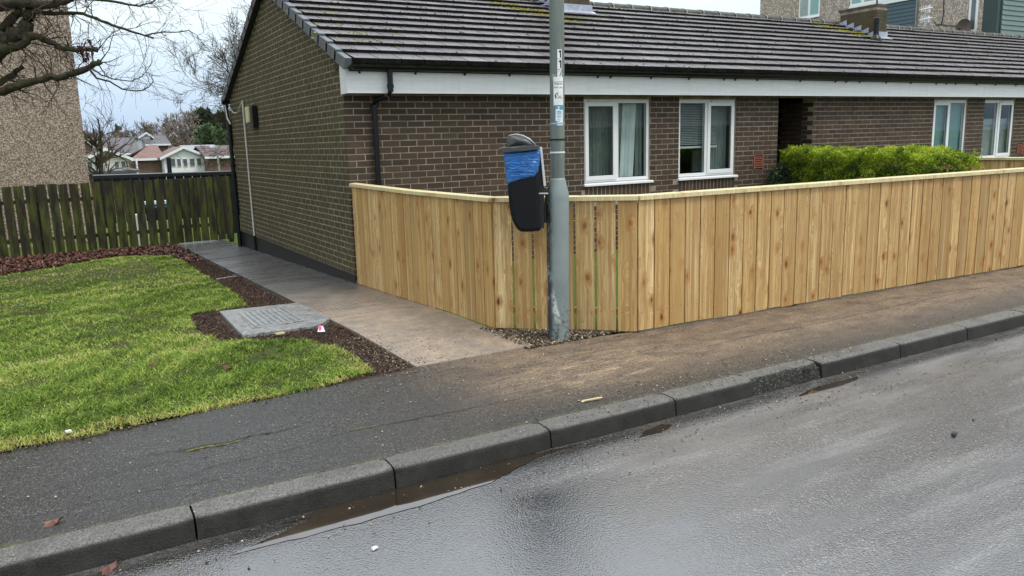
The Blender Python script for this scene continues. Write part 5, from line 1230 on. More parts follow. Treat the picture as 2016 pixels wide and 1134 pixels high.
def hedge_s(n):
    t = rng.uniform(0, 1, n); face = rng.random(n); sft = rng.uniform(0, 1, n)
    hw = .34 + .03 * np.sin(t * 21) + .02 * np.sin(t * 47 + 2); ht = 1.345 + .018 * np.sin(t * 9 + 1) + .012 * np.sin(t * 31) - .06 * np.clip((t - .85) / .15, 0, 1)
    dep = np.abs(rng.normal(0, .07, n))
    w_ = np.where(face < .45, -hw + dep, np.where(face < .55, hw - dep, rng.uniform(-1, 1, n) * hw)); z = np.where(face < .55, .05 + sft * (ht - .05), ht - dep * .8 + .03 * rng.random(n))
    endf = rng.random(n) < .10; tt = np.where(endf, np.where(rng.random(n) < .5, 0, 1) + rng.normal(0, .012, n), t); w_ = np.where(endf, rng.uniform(-1, 1, n) * hw, w_); z = np.where(endf, .05 + sft * (ht - .07), z)
    # rounded shoulders
    k = (z > ht - .12) & (np.abs(w_) > hw - .1); z = np.where(k, z - (np.abs(w_) - (hw - .1)) * .5, z)
    P = hA[None] + hd[None] * (tt * hl)[:, None] - hn[None] * 0 + hn[None] * w_[:, None]
    cl = .03 * np.sin(P[:, 0] * 17 + z * 21) * np.sin(P[:, 1] * 19 - z * 13)
    return np.stack([P[:, 0] + hn[0] * cl * np.sign(w_), P[:, 1] + hn[1] * cl * np.sign(w_), z + cl], 1)
hedge = empty('hedge', (*((hA + hB) / 2), 0), label='clipped bright green conifer hedge between the two front gardens', cat='hedge')
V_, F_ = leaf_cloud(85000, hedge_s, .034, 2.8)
cz = V_.reshape(-1, 4, 3).mean(1); tone = np.clip(.30 + .40 * fbm(cz[:, 0] * 1.3 + cz[:, 2] * 1.7, cz[:, 1] + cz[:, 2], 9, 21) + .3 * np.clip((cz[:, 2] - .9) / .45, 0, 1) + rng.normal(0, .16, len(cz)), 0, 1)  # tone rises with height: lit top painted into the leaf colour
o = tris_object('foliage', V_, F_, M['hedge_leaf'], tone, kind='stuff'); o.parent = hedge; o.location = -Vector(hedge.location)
b = MB()
for i in range(7):
    c = hA + hd * hl * (i + .5) / 7; b.tube([(c[0], c[1], -.05), (c[0] + .03, c[1], .6), (c[0], c[1] + .04, 1.1)], [.025, .018, .008], 6)
b.build('stems', M['bark'], hedge)
b = MB(); q = .20; b.hexa([(*(hA + hn * q + hd * .15), 0), (*(hA - hn * q + hd * .15), 0), (*(hB - hn * q - hd * .15), 0), (*(hB + hn * q - hd * .15), 0), (*(hA + hn * q + hd * .15), 1.15), (*(hA - hn * q + hd * .15), 1.15), (*(hB - hn * q - hd * .15), 1.12), (*(hB + hn * q - hd * .15), 1.12)]); 
b.build('inner_growth', M['evergreen_leaf'], hedge)
# small dark shrub in front of the passage
shr = empty('shrub', (10.3, 9.0, 0), label='small dark green shrub against the wall at the left end of the hedge', cat='shrub')
def sh_s(n):
    v = rng.normal(0, 1, (n, 3)); v /= np.linalg.norm(v, axis=1)[:, None]; r_ = rng.uniform(.6, 1.0, n)[:, None]; return v * r_ * np.array([.26, .22, .33]) + np.array([10.38, 8.95, .82])
V_, F_ = leaf_cloud(2500, sh_s, .05, 1.8); o = tris_object('foliage', V_, F_, M['evergreen_leaf'], rng.uniform(0, .8, len(F_)), kind='stuff'); o.parent = shr; o.location = -Vector(shr.location)
b = MB(); b.tube([(10.38, 8.95, -.02), (10.38, 8.95, .6)], .02, 6); b.build('stem', M['bark'], shr)

# ================================================================== TREES
def grow(mb, p, d, r, L_, depth, rnd_, droop=0.0, up=0.0, sides=5, kink=.28, mi_tw=0, minr=.002, child=(2, 4), clen=(.5, .8)):
    pts = [p]; rad = [r]; n = 5; d = d / np.linalg.norm(d)
    for i in range(n):
        d = d + rnd_.normal(0, kink * .45, 3) + np.array([0, 0, up - droop]) * .12; d /= np.linalg.norm(d); p = p + d * L_ / n; pts.append(p); rad.append(max(minr, r * (1 - .75 * (i + 1) / n)))
    mb.tube(pts, rad, max(3, sides), caps=False, mi=mi_tw)
    if depth > 0:
        for k in range(rnd_.integers(*child)):
            i = rnd_.integers(1, n + 1); dd = (pts[i] - pts[i - 1]); dd /= np.linalg.norm(dd); s_ = rnd_.normal(0, 1, 3); s_ -= dd * (s_ @ dd); s_ /= np.linalg.norm(s_); a = rnd_.uniform(.35, 1.0)
            grow(mb, pts[i], dd * math.cos(a) + s_ * math.sin(a), rad[i] * .8 + .0005, L_ * rnd_.uniform(*clen), depth - 1, rnd_, droop, up, sides - 1, kink, mi_tw, minr, child, clen)
# the big oak, trunk just outside the frame on the left, limbs reaching in
oak = empty('oak_tree', (-2.6, 11.0, -.15), label='bare old oak reaching its mossy limbs in over the lawn from the left', cat='tree')
b = MB(); b.tube([(-2.6, 11, -.2), (-2.58, 11, .5), (-2.5, 11, 1.8), (-2.45, 11.05, 2.9), (-2.3, 11, 4.2), (-2.2, 11.1, 6.5)], [.42, .33, .29, .27, .22, .12], 14, caps=False); b.build('trunk', M['bark'], oak, smooth=True, origin=(-2.6, 11, -.15))
def limb(pts, y0, y1, seed, ntw, tl=(.25, .7), name='limb', depth=2, bend=None):
    r = np.random.default_rng(seed); P = []; R_ = []; n = len(pts)
    for i, (u, v, rp) in enumerate(pts):
        y = y0 + (y1 - y0) * i / (n - 1); q = at_y(u, v, y); P.append(q); R_.append(rp * y * .93 / 1545)
    # subdivide with wobble
    Q = []; RR = []
    for i in range(n - 1):
        for t in (0, .33, .66): Q.append(P[i] * (1 - t) + P[i + 1] * t + (r.normal(0, R_[i] * .22, 3) if t else 0)); RR.append((R_[i] * (1 - t) + R_[i + 1] * t) * r.uniform(.76, .92))
    Q.append(P[-1]); RR.append(R_[-1])
    b = MB(); b.tube(Q, RR, 9); lo = b.build(name, M['bark'], oak, smooth=True)
    tb_ = MB()
    for k in range(ntw):
        i = r.integers(1, len(Q)); dd = Q[i] - Q[i - 1]; dd /= np.linalg.norm(dd) + 1e-9; s_ = r.normal(0, 1, 3); s_[1] *= .5; s_ -= dd * (s_ @ dd); s_ /= np.linalg.norm(s_); a = r.uniform(.5, 1.35)
        grow(tb_, Q[i], dd * math.cos(a) + s_ * math.sin(a), max(.0030, min(RR[i] * .30, .008)), r.uniform(*tl), depth, r, sides=4, kink=.5, minr=.0013)
    if ntw: tb_.build('twigs', M['twig'], lo, kind='stuff')
limb([(-330, 150, 34), (-200, 140, 30), (-90, 125, 25), (0, 92, 20), (28, 74, 18), (50, 58, 15), (56, 40, 12), (62, 20, 11), (70, -15, 10), (90, -60, 8), (130, -120, 5)], 11, 10.6, 1, 14)
limb([(-250, 40, 20), (-100, 28, 16), (0, 12, 12), (40, 6, 10), (80, 10, 9), (115, 5, 7), (150, -6, 5.5), (210, -30, 4), (280, -60, 3)], 11, 10.2, 2, 20)
limb([(42, 70, 12), (75, 72, 7), (100, 84, 6.2), (118, 93, 5.4), (140, 97, 5), (165, 97, 4.6), (193, 99, 4.2)], 10.75, 10.5, 3, 16, (.2, .5))
limb([(-300, 240, 20), (-100, 195, 13), (-20, 180, 10), (20, 173, 8.5), (60, 162, 7.6), (92, 153, 7.2), (125, 152, 6.8), (152, 142, 6.8), (178, 132, 6.2), (197, 121, 5.8)], 11, 10.3, 4, 18, (.2, .55))
limb([(62, 22, 6), (95, 26, 4.2), (130, 26, 3.6), (165, 27, 3.4), (190, 36, 3.2), (222, 50, 2.8), (258, 62, 2.4), (285, 70, 2.1), (302, 75, 1.8)], 10.7, 10.0, 5, 26, (.25, .7))
limb([(286, 70, 1.6), (300, 66, 1.5), (325, 63, 1.4), (352, 63, 1.2), (372, 60, 1.0), (388, 70, .8), (400, 88, .6)], 10.0, 9.9, 6, 16, (.15, .35), depth=1)
limb([(176, 136, 2.4), (190, 154, 2.0), (216, 160, 1.8), (240, 175, 1.6), (268, 179, 1.5), (284, 177, 1.3), (296, 168, 1.0), (302, 160, .7)], 10.35, 10.1, 7, 14, (.15, .45), depth=1)
limb([(180, 134, 2.0), (200, 148, 1.5), (225, 156, 1.3), (258, 160, 1.1), (280, 150, .9), (297, 128, .6)], 10.35, 10.2, 8, 12, (.15, .4), depth=1)
limb([(-120, 215, 9), (-20, 172, 7), (10, 156, 6), (30, 141, 5), (46, 131, 4)], 11, 10.9, 9, 12, (.2, .5))
limb([(-60, 100, 15), (0, 100, 12), (35, 92, 9), (55, 72, 8)], 10.9, 10.7, 10, 14, (.25, .6))
limb([(150, -6, 4), (200, 0, 3), (240, 6, 2.6), (275, 12, 2), (300, 5, 1.6), (315, -10, 1)], 10.2, 10.0, 11, 18, (.2, .5))
limb([(0, 60, 10), (30, 30, 8), (45, 5, 7), (60, -30, 5)], 10.9, 10.7, 12, 10, (.25, .6))
# brown leaves still held on a cut limb
q = at_y(163, 94, 10.5); n = 40; b = MB()
for i in range(n):
    c = q + rng.normal(0, 1, 3) * np.array([.05, .04, .045]); a = rng.normal(0, .03, 3); e = rng.normal(0, .02, 3); b.quad([c, c + a, c + a + e, c + e], c=rng.random())
b.build('withered_leaves', M['fallen_leaf'], oak)

def bare_tree(name, x, y, z, h, spread, seed, label, group=None, trunk_r=.16, depth=4, mat='mid_twig', nl=9, minr=.004, up=.5, tw=.35, child=(2, 5)):
    r = np.random.default_rng(seed); t = empty(name, (x, y, z), label=label, cat='tree', group=group); b = MB(); H0 = h * tw
    tp = np.array([x + r.normal(0, .15), y, z + h * .62]); mid = np.array([x + r.normal(0, .1), y, z + H0]); b.tube([(x, y, z - .2), mid, tp, (tp[0], y, z + h * .8)], [trunk_r, trunk_r * .75, trunk_r * .35, trunk_r * .15], 8); b.build('trunk', M['bark'] if mat == 'mid_twig' else M[mat], t, smooth=True)
    c = MB()
    for k in range(nl):
        f = r.uniform(.0, 1.0); p = mid + (tp - mid) * f; a = r.uniform(0, 2 * math.pi); el_ = r.uniform(.15, 1.1)
        d = np.array([math.cos(a) * math.cos(el_), math.sin(a) * math.cos(el_), math.sin(el_)])
        grow(c, p, d, trunk_r * .38, spread * r.uniform(.45, .7), depth, r, up=up, sides=5, kink=.32, minr=minr, child=child, clen=(.5, .85))
    c.build('crown', M[mat], t, kind='stuff'); return t
def copy_tree(src, x, y, z, s, rot, label, group):
    o = src.copy(); COL.objects.link(o); o.location = (x, y, z); o.scale = (s, s, s); o.rotation_euler = (0, 0, rot); o['label'] = label; o['group'] = group
    for ch in src.children:
        c = ch.copy(); COL.objects.link(c); c.parent = o
    return o
# tree close behind the bungalow, half hidden by the gable
bare_tree('bare_tree', 8.7, 33, -.9, 7.4, 4.3, 31, 'large bare tree with fine upswept twigs right behind the gable roof', trunk_r=.22, depth=5, nl=26, minr=.006, up=.35, tw=.28, child=(3, 5))
q = at_y(204, 345, 30); bare_tree('bare_tree', q[0], 30, -.95, 4.6, 1.75, 42, 'small bare garden tree in front of the far white bungalow', trunk_r=.12, depth=3, nl=13, minr=.006, up=.5, tw=.35)
# far belt of winter trees
fars = [(165, 262, 108, 7.5), (192, 258, 118, 8), (215, 262, 112, 7.5), (238, 262, 122, 8.5), (262, 258, 128, 9), (290, 250, 132, 10), (303, 246, 124, 10.0), (318, 252, 136, 9.5), (337, 232, 116, 10.5), (352, 225, 108, 11.5), (364, 232, 118, 11)]
protos = {}
for i, (u, vt, y, h) in enumerate(fars):
    top = at_y(u, vt, y)[2]; base = -2.4; h = top - base; x = at_y(u, vt, y)[0]; kind = i % 3
    lab = ['bare brownish tree in the far belt, %s' % s for s in ('behind the left dark roof', 'just right of the concrete block', 'left of the middle of the belt', 'over the long dark roof', 'left of the white gable', 'behind the white gable', 'right above the white gable', 'pale and thin beside the tall one', 'tall and dense behind the red roof', 'tallest, above the red roof ridge', 'beside the dark evergreens')][i]
    if kind not in protos:
        protos[kind] = (bare_tree('far_tree', x, y, base, h, h * .40, 60 + i, lab, 'bare trees of the far belt', trunk_r=.22, depth=4, mat='far_twig' if kind else 'far_twig_pale', nl=13, minr=.022, up=.7, tw=.2, child=(3, 5)), h)
    else:
        src, hs = protos[kind]; copy_tree(src, x, y, base, h / hs, i * 1.3, lab, 'bare trees of the far belt')
def bush(name, u0, u1, vt, vb, y, n, size, label, tone, seed, cat='tree'):
    a, b_ = at_y(u0, vt, y), at_y(u1, vt, y); zt = a[2]; zb2 = at_y((u0 + u1) / 2, vb, y)[2]; cx_, rx = (a[0] + b_[0]) / 2, (b_[0] - a[0]) / 2; base = min(zb2, -2.2)
    t = empty(name, (cx_, y, base), label=label, cat=cat); r = np.random.default_rng(seed); cl = [(r.uniform(-.75, .75), r.uniform(-.6, .6), r.uniform(.2, .82), r.uniform(.28, .5)) for _ in range(14)]
    P = []
    for k in range(n):
        c = cl[r.integers(0, len(cl))]; v = r.normal(0, 1, 3); v /= np.linalg.norm(v); v *= r.uniform(.75, 1.05) * c[3]; env = math.sqrt(max(.05, 1 - c[0] ** 2 * .75))
        P.append((cx_ + (c[0] + v[0]) * rx * .82, y + (c[1] + v[1]) * rx * .8, base + (zt - base) * min(1.0, (c[2] * env + v[2] * .7 + .05))))
    P = np.array(P); P[:, 2] = np.maximum(P[:, 2], base)
    V_, F_ = leaf_cloud(n, lambda k: P, size, 1.3); o = tris_object('crown', V_, F_, M['evergreen_leaf'], np.clip(tone + rng.normal(0, .2, len(F_)) + (V_.reshape(-1, 4, 3)[:, :, 2].mean(1) - base) / (zt - base) * .3 - .15, 0, 1), kind='stuff'); o.parent = t; o.location = -Vector(t.location)
    b = MB(); b.tube([(cx_, y, base - .2), (cx_, y, base + (zt - base) * .6)], .25, 7); b.build('trunk', M['bark'], t)
bush('evergreen_tree', 368, 436, 222, 300, 112, 6000, .75, 'dark evergreen tree left of the mast-like pole far behind', .25, 71)
bush('evergreen_tree', 405, 475, 228, 300, 118, 6000, .75, 'dark brownish evergreen half hidden behind the gable corner', .15, 72)
bush('evergreen_bush', 378, 458, 252, 300, 98, 6000, .6, 'rounded lighter green bush above the dark roof on the right', .75, 73)
bush('evergreen_tree', 210, 238, 252, 275, 128, 1500, .6, 'small dark conifer poking out of the far belt at left', .3, 74)

# ================================================================== FAR HOUSES
def house(name, Y, gable, wallm, roofm, label, depth=9.0, base=-2.6, wins=(), extras=(), side=None):
    """gable = (apex u,v, left eave u,v, right eave u,v) seen face on at distance Y"""
    (ua, va), (ul, vl), (ur, vr) = gable; A = at_y(ua, va, Y); Lf = at_y(ul, vl, Y); Rt = at_y(ur, vr, Y); ze = (Lf[2] + Rt[2]) / 2
    t = empty(name, ((Lf[0] + Rt[0]) / 2, Y, base), label=label, cat='house')
    b = MB(); xi, xa = Lf[0] + .35, Rt[0] - .35; mid = A[0]
    zz = lambda x: A[2] + (ze - A[2]) * (abs(x - mid) / (mid - Lf[0] if x < mid else Rt[0] - mid))
    b.prism([(xi, Y, base), (xa, Y, base), (xa, Y, zz(xa) - .1), (mid, Y, A[2] - .12), (xi, Y, zz(xi) - .1)], (0, depth, 0)); b.build('wall', wallm, t)
    b = MB()
    for (e, sgn) in ((Lf, -1), (Rt, 1)):
        b.hexa([(e[0], Y - .3, ze - .12), (mid, Y - .3, A[2] - .12), (mid, Y + depth, A[2] - .12), (e[0], Y + depth, ze - .12), (e[0], Y - .3, ze), (mid, Y - .3, A[2]), (mid, Y + depth, A[2]), (e[0], Y + depth, ze)])
    b.build('roof', roofm, t)
    b = MB()
    for e in (Lf, Rt): b.hexa([(e[0], Y - .36, ze - .22), (mid, Y - .36, A[2] - .22), (mid, Y - .301, A[2] - .22), (e[0], Y - .301, ze - .22), (e[0], Y - .36, ze + .02), (mid, Y - .36, A[2] + .02), (mid, Y - .301, A[2] + .02), (e[0], Y - .301, ze + .02)])
    b.build('barge_board', M['far_white'], t)
    for (u0, v0, u1, v1) in wins:
        p, q_ = at_y(u0, v0, Y), at_y(u1, v1, Y); b = MB(); b.box((p[0], Y - .06, q_[2]), (q_[0], Y + .02, p[2])); w_ = b.build('window', M['far_white'], t)
        b = MB(); b.box((p[0] + .04, Y - .08, q_[2] + .05), (q_[0] - .04, Y - .061, p[2] - .05)); b.build('pane', M['far_window'], w_)
    return t
def block(name, Y, u0, v0, u1, v1, wallm, roofm, vr, label, depth=8, base=-2.7, cat='house', hip=0, Yr=None, ur=None):
    """long wall parallel to the picture with a pitched roof leaning back; v0 eaves, vr ridge"""
    a, c = at_y(u0, v0, Y), at_y(u1, v1, Y); ze = (a[2] + c[2]) / 2; rz = at_y((u0 + u1) / 2, vr, Y + depth / 2)[2]
    t = empty(name, ((a[0] + c[0]) / 2, Y, base), label=label, cat=cat)
    b = MB(); b.box((a[0], Y, base), (c[0], Y + depth, ze)); b.build('wall', wallm, t)
    x0, x1 = a[0] - .3, c[0] + .3; r0, r1 = x0 + hip, x1 - (0 if hip >= 0 else 0); yr = Y + depth / 2
    b = MB(); b.prism([(x0, Y - .4, ze - .1), (x0, Y - .4, ze), (r0, yr, rz), (r0, yr, rz - .1)], (x1 - x0, 0, 0)) if not hip else b.hexa([(x0, Y - .4, ze - .1), (x1, Y - .4, ze - .1), (r1, yr, rz - .1), (r0, yr, rz - .1), (x0, Y - .4, ze), (x1, Y - .4, ze), (r1, yr, rz), (r0, yr, rz)])
    b.hexa([(r0, yr + .01, rz - .1), (r1, yr + .01, rz - .1), (x1, Y + depth + .4, ze - .1), (x0, Y + depth + .4, ze - .1), (r0, yr + .01, rz), (r1, yr + .01, rz), (x1, Y + depth + .4, ze), (x0, Y + depth + .4, ze)])
    b.build('roof', roofm, t)
    b = MB(); b.box((x0, Y - .46, ze - .22), (x1, Y - .401, ze - .02)); b.build('fascia', M['far_white'], t); return t
house('far_bungalow', 78, ((360, 288), (314, 311), (412, 307)), M['far_white'], M['far_red_roof'], 'white fronted bungalow with a row of five windows and red roof', 7, wins=[(322, 312, 334, 328), (336, 312, 346, 328), (348, 312, 358, 328), (361, 311, 371, 327), (374, 311, 384, 327), (386, 310.5, 397, 327)] if False else [(326, 312, 346.5, 328), (347, 312, 357.5, 328), (359, 312, 370, 327.5), (372, 311.5, 384.5, 327), (386, 311, 397, 326.5)])
block('far_bungalow', 80, 264, 311, 316, 311, M['far_brick'], M['far_red_roof'], 286, 'long red roofed brick wing left of the white gable front', 8, hip=2.0)
house('far_bungalow', 74, ((207, 291), (158, 313), (262, 314)), M['far_cream'], M['far_brown_roof'], 'cream gabled bungalow at far left behind the small bare tree', 9, wins=[(171, 317, 184, 334), (184.5, 317, 202, 334), (205, 317, 213, 333), (224, 317, 236, 333), (237, 316.5, 249, 333)])
block('far_bungalow', 96, 182, 300, 270, 303, M['far_brick'], M['far_slate_roof'], 271, 'house with a long dark slate roof behind the cream bungalow', 9)
house('far_bungalow', 104, ((287, 260), (272, 272), (302, 268)), M['far_white'], M['far_slate_roof'], 'white gabled house among the far trees', 8)
block('far_bungalow', 102, 290, 283, 330, 283, M['far_brick'], M['far_slate_roof'], 266, 'low dark roofed wing right of the far white gable', 8)
house('far_bungalow', 108, ((340, 259), (328, 272), (352, 272)), M['far_cream'], M['far_brown_roof'], 'small gabled house behind the tallest far tree', 6)
block('far_bungalow', 86, 372, 300, 432, 300, M['far_brick'], M['far_grey_roof'], 285, 'pale grey roofed house right of the red roof', 8)
house('far_bungalow', 83, ((420, 287), (396, 299), (446, 300)), M['far_brick'], M['far_brown_roof'], 'brick gabled bungalow between white front and gable wall', 7)
block('far_bungalow', 76, 408, 307, 480, 306, M['far_brick'], M['far_brown_roof'], 286, 'brown brick bungalow partly hidden by the drainpipe', 8)
house('far_bungalow', 92, ((166, 272), (150, 290), (186, 286)), M['far_brick'], M['far_slate_roof'], 'brick gabled house right beside the edge of the concrete block', 8)
for k, (x0, x1) in enumerate(((-22, -2), (1, 22), (25, 46))):
    t_ = empty('opposite_bungalow', ((x0 + x1) / 2, -18, 0), label=('brown bungalow row across the road to the left, behind the camera', 'brown bungalow row straight across the road, mirrored dimly in the front windows', 'brown bungalow row across the road to the right, mirrored in the far right window')[k], cat='bungalow', group='bungalows across the road')
    b = MB(); b.box((x0, -24, -.1), (x1, -17, 2.5)); b.build('wall', M['far_brick'], t_)
    b = MB(); b.prism([(x0 - .2, -16.6, 2.45), (x0 - .2, -20.5, 4.4), (x0 - .2, -24.4, 2.45)], (x1 - x0 + .4, 0, 0)); b.build('roof', M['far_slate_roof'], t_)
    b = MB(); b.box((x0 - .2, -16.65, 2.2), (x1 + .2, -16.61, 2.5)); b.build('fascia', M['far_white'], t_)
    for i in range(5):
        a = x0 + 1.5 + i * (x1 - x0 - 3) / 5; b = MB(); b.box((a, -16.99, .9), (a + 1.4, -16.94, 2.1)); w_ = b.build('window', M['far_white'], t_); b = MB(); b.box((a + .1, -16.939, 1.0), (a + 1.3, -16.93, 2.0)); b.build('pane', M['far_window'], w_)
    hx = MB(); hx.box((x0 - .5, -9.0, 0), (x1 + .5, -8.4, 1.15)); props(hx.build('opposite_hedge', M['evergreen_leaf'], origin=((x0 + x1) / 2, -8.7, 0)), ('low dark hedge across the road at the left', 'low dark hedge across the road in the middle', 'low dark hedge across the road at the right')[k], 'hedge')
# street lamp far off
q = at_y(426, 290, 60); sl3 = empty('street_lamp', (q[0], 60, -2.3), label='thin pale street lamp in front of the far brown bungalow', cat='street lamp')
b = MB(); b.tube([(q[0] + .15, 60, -2.3), (q[0], 60, q[2])], .07, 8); b.build('column', M['galvanised'], sl3); b = MB(); b.box((q[0] - .45, 59.9, q[2]), (q[0] + .1, 60.1, q[2] + .14)); b.build('lantern', M['far_white'], sl3)
q = at_y(268, 312, 70); b = MB(); b.tube([(q[0], 70, -2.5), (q[0] - .0, 70, q[2])], .07, 6); props(b.build('pole', M['far_white'], origin=(q[0], 70, -2.5)), 'thin white pole by the left corner of the brick wing', 'pole')
# sheds / flat roofs just beyond the dark fence
t_ = empty('garage_row', (6, 48, -2.2), label='low flat garage roofs just beyond the dark fence', cat='garage'); a, c = at_y(168, 338, 48), at_y(268, 340, 48)
b = MB(); b.box((a[0], 48, -2.4), (c[0], 56, a[2] - .15)); b.build('wall', M['far_brick'], t_); b = MB(); b.box((a[0] - .2, 47.7, a[2] - .149), (c[0] + .2, 56.2, a[2])); b.build('roof', M['far_slate_roof'], t_)

# concrete tower block at the left: wall runs away out of frame
tb1 = empty('tower_block', (-4, 21.5, -.5), label='tall windowless pebbledash end wall at the left edge', cat='tower block')
ex = at_y(163, 250, 21.5)[0]
b = MB(); b.box((-14, 21.5, -.6), (ex, 27, 16)); b.build('wall', M['pebbledash_brown'], tb1)
b = MB(); b.box((-14, 21.46, 15.9), (ex + .05, 27, 16.3)); b.build('parapet', M['cover_concrete'], tb1)

# flats behind the terrace at the right: long wall along Y at x = 41
FX = 41.0
fl = empty('flats', (FX, 30, -1), label='pinkish pebbledash flats with slate blue cladding behind the terrace roof', cat='flats')
fy = lambda u, v: at_x(u, v, FX)[1:]
yl = fy(1497, 0)[0]
b = MB(); b.box((FX, 23.3, -1), (60, yl, 22)); b.build('wall', M['pebbledash_pink'], fl)
def fwin(u0, vt, u1, vb, mull=None, bay=.0):
    (ya, zt), (yb_, zb_) = fy(u0, vt), fy(u1, vb); y0, y1 = min(ya, yb_), max(ya, yb_); x = FX - bay
    b = MB(); b.box((x - .05, y0, zb_), (x - .001, y1, zt)); w_ = b.build('window', M['upvc_white'], fl, bevel=.01)
    n = mull or 2; ww = (y1 - y0) / n
    for i in range(n):
        b = MB(); b.box((x - .062, y0 + ww * i + .09, zb_ + .14), (x - .0501, y0 + ww * (i + 1) - .09, zt - .1)); b.build('pane', M['blind_teal'] if i % 2 == 0 else M['curtain_mid'], w_)
    b = MB(); b.box((x - .12, y0 - .03, zb_ - .06), (x - .002, y1 + .03, zb_ - .001)); b.build('sill', M['upvc_white'], w_)
z_w = fy(1595, 30)[1]
fwin(1577, -60, 1614, 31, 2)
# upper bay with window band over slate cladding
ya, yb_ = fy(1676, 10)[0], fy(1806, 10)[0]; zt = fy(1676, 21)[1]; zb_ = 5.2
n = int((ya - yb_) / .01); kk = 0; z = zt
while z > zb_:
    b = MB(); b.prism([(FX - .10, yb_, z - .19), (FX - .001, yb_, z - .19), (FX - .001, yb_, z), (FX - .075, yb_, z)], (0, ya - yb_, 0)); b.build('cladding_board', M['clad_slate'], fl); z -= .2
b = MB(); b.box((FX - .16, yb_ - .03, zt), (FX - .002, ya + .03, zt + .24)); b.build('window_sill', M['upvc_white'], fl)
n = 5; ww = (ya - yb_) / n
for i in range(n):
    y0 = yb_ + ww * i; b = MB(); b.box((FX - .12, y0, zt + .241), (FX - .002, y0 + ww - .01, zt + 1.5)); w_ = b.build('window', M['upvc_white'], fl); b = MB(); b.box((FX - .132, y0 + .10, zt + .34), (FX - .1201, y0 + ww - .12, zt + 1.4)); b.build('pane', M['curtain_mid'] if i % 2 else M['blind_teal'], w_)
b = MB(); b.box((FX - .14, yb_ - .08, zb_), (FX - .001, yb_ - .01, zt)); b.build('trim', M['cover_concrete'], fl)
# right-hand tall window and sage clad bay
y0, y1 = fy(1926, 30)[0], fy(1908, 30)[0]; zb2 = fy(1915, 63)[1]
b = MB(); b.box((FX - .06, y0, zb2), (FX - .001, y1, zb2 + 2.6)); w_ = b.build('window', M['upvc_white'], fl); b = MB(); b.box((FX - .07, y0 + .12, zb2 + .14), (FX - .0601, y1 - .12, zb2 + 2.5)); b.build('pane', M['far_window'], w_)
p0 = at_y(1946, 30, 23.2)[0]; p1 = at_y(2002, 30, 23.2)[0]
b = MB(); b.box((FX + .02, 22.6, -1), (p0, 23.29, 14)); b.build('bay_return', M['clad_dark'], fl)
z = 12.0
while z > 5:
    b = MB(); b.prism([(p0, 22.50, z - .23), (p0, 22.58, z - .23), (p0, 22.58, z), (p0, 22.54, z)], (p1 - p0, 0, 0)); b.build('cladding_board', M['clad_sage'], fl); z -= .235
b = MB(); b.box((p1 + .01, 22.9, -1), (p1 + 12, 30, 20)); b.build('wall', M['pebbledash_pink'], fl)
# dish, cables, gutter line
q = at_x(1897, 54, FX - .35); b = MB(); nd = 20
for rr, off in ((0, .10), (.2, .085), (.34, .04)):
    pass
ringp = [(r_, o2) for r_, o2 in ((.02, .12), (.18, .10), (.34, .05), (.42, 0))]
st = len(b.v)
for (r_, o2) in ringp:
    for k in range(nd): a = 2 * math.pi * k / nd; b.v.append((q[0] + o2, q[1] - r_ * math.cos(a) * .95, q[2] + r_ * math.sin(a)))
for i in range(len(ringp) - 1):
    for k in range(nd): k2 = (k + 1) % nd; b.f.append((i * nd + k, i * nd + k2, (i + 1) * nd + k2, (i + 1) * nd + k)); b.m.append(0); b.c.append(.5)
sd_ = empty('satellite_dish', tuple(q), label='brown satellite dish on the flats beside the tall window', cat='satellite dish'); b.build('reflector', M['far_brown_roof'], sd_, smooth=True)
b = MB(); b.tube([(q[0], q[1], q[2] - .3), (q[0] - .4, q[1], q[2] - .1)], .02, 5); b.box((q[0] - .46, q[1] - .04, q[2] - .13), (q[0] - .36, q[1] + .04, q[2] - .05)); b.build('feed_arm', M['dark_metal'], sd_)
b = MB(); P = [at_x(u, v, FX - .03) for u, v in ((1858, 0), (1857, 30), (1853, 48), (1862, 50), (1895, 52))]; b.tube(P, .025, 5); b.tube([at_x(u, v, FX - .03) for u, v in ((1853, 48), (1843, 49), (1839, 42))], .025, 5); b.build('cable', M['dark_metal'], fl)
# aerial standing behind the ridge
q0 = at_y(1818, 62, 15.9); ae = empty('tv_aerial', (q0[0], 15.9, 2.6), label='white tv aerials on a short mast behind the ridge tiles', cat='aerial')
pz = lambda v: at_y(1818, v, 15.9)[2]
b = MB(); b.tube([(q0[0], 15.9, 2.6), (q0[0] + .03, 15.9, pz(10))], .025, 6); b.build('mast', M['galvanised'], ae)
for v in (18, 38):
    b = MB(); z = pz(v); b.tube([(q0[0] - .28, 15.9, z - .03), (q0[0] + .25, 15.8, z + .06)], .014, 5)
    for k in range(6): xx = q0[0] - .25 + k * .095; b.tube([(xx, 15.85, z - .09), (xx, 15.85, z + .10)], .009, 4)
    b.box((q0[0] + .12, 15.83, z - .09), (q0[0] + .15, 15.87, z + .12))
    b.build('element', M['far_white'], ae)

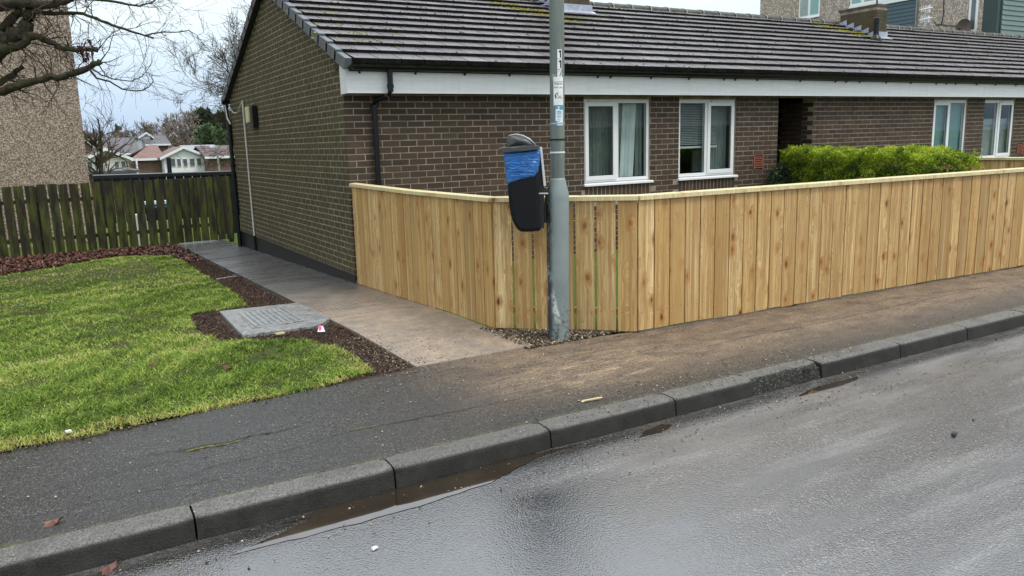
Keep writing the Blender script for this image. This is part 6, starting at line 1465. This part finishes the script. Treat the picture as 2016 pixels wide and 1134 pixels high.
# ================================================================== SMALL THINGS LYING ABOUT
def leaf(x, y, z, s, label, rot=0, col='fallen_leaf'):
    b = MB(); n = 14; P = []
    for i in range(n): a = 2 * math.pi * i / n; r_ = s * (1 + .28 * math.cos(a * 5)) * (1 if abs(math.cos(a)) < .9 else 1.15); P.append((r_ * math.cos(a), r_ * .45 * math.sin(a), .004 + .012 * math.cos(a * 2 + 1)))
    for i in range(n): b.quad([P[i], P[(i + 1) % n], (0, 0, .015)]); b.quad([P[(i + 1) % n], P[i], (0, 0, -.001)])
    b.tube([(s * 1.0, 0, .012), (s * 1.5, .01, .004)], .002, 4)
    o = b.build('fallen_leaf', M[col], origin=(0, 0, 0)); o.location = (x, y, z); o.rotation_euler = (0, 0, rot); props(o, label, 'leaf')
leaf(-.16, 3.85, .006, .034, 'single red brown leaf lying on the pavement at the lower left', .3)
leaf(.03, 3.51, -.108, .045, 'brown leaf lying in the gutter against the kerb', .8)
leaf(.52, 6.35, .03, .05, 'pinkish brown leaf lying flat on the lawn', 1.2)
leaf(.98, 5.9, .03, .045, 'small pinkish leaf on the near lawn', 2.0)
def chip(name, x, y, z, sx, sy, sz, mat, label, cat, rot):
    b = MB(); r = random.Random(x); P = [(sx * a * r.uniform(.7, 1.1), sy * c * r.uniform(.7, 1.1), zz) for zz in (0, sz) for a, c in ((-1, -1), (1, -1), (1, 1), (-1, 1))]
    b.hexa(P); o = b.build(name, M[mat], origin=(0, 0, 0), bevel=.002); o.location = (x, y, z); o.rotation_euler = (0, 0, rot); props(o, label, cat)
chip('wood_offcut', 1.60, 6.86, .002, .042, .018, .015, 'litter_cream', 'cream offcut lying in the soil in front of the drain cover', 'offcut', .2)
w_ = empty('wrapper', (1.93, 6.72, .0), label='crumpled pink and white wrapper lying by the path', cat='wrapper')
b = MB(); b.quad([(1.90, 6.73, .005), (1.96, 6.70, .004), (1.955, 6.74, .05), (1.92, 6.75, .055)]); b.quad([(1.90, 6.73, .005), (1.92, 6.75, .055), (1.94, 6.77, .004)]); b.build('white_side', M['litter_white'], w_)
b = MB(); b.quad([(1.915, 6.727, .012), (1.935, 6.717, .03), (1.935, 6.742, .065), (1.912, 6.75, .05)]); b.build('pink_side', M['litter_pink'], w_)
chip('stone', 4.32, 2.43, -.112, .022, .013, .016, 'dark_metal', 'small dark stone lying alone on the road at the right', 'stone', .3)
chip('stone', 4.64, 2.50, -.112, .008, .006, .008, 'dark_metal', 'tiny dark stone beyond the larger one on the road', 'stone', .3)
chip('pebble', 1.04, 3.05, -.112, .014, .009, .009, 'litter_white', 'white pebble on the wet road near the puddle', 'pebble', .3)
chip('pebble', -.07, 5.08, .02, .018, .012, .014, 'litter_white', 'white pebble at the near edge of the lawn', 'pebble', .3)
chip('stick', 2.79, 3.84, .004, .075, .010, .010, 'litter_cream', 'pale splinter of wood lying by the kerb', 'splinter', -.1)
chip('slate_piece', 1.98, 11.3, float(gz(11.3)), .16, .02, .012, 'cover_concrete', 'pale flat sliver lying in the mulch beside the path', 'stone', .3)
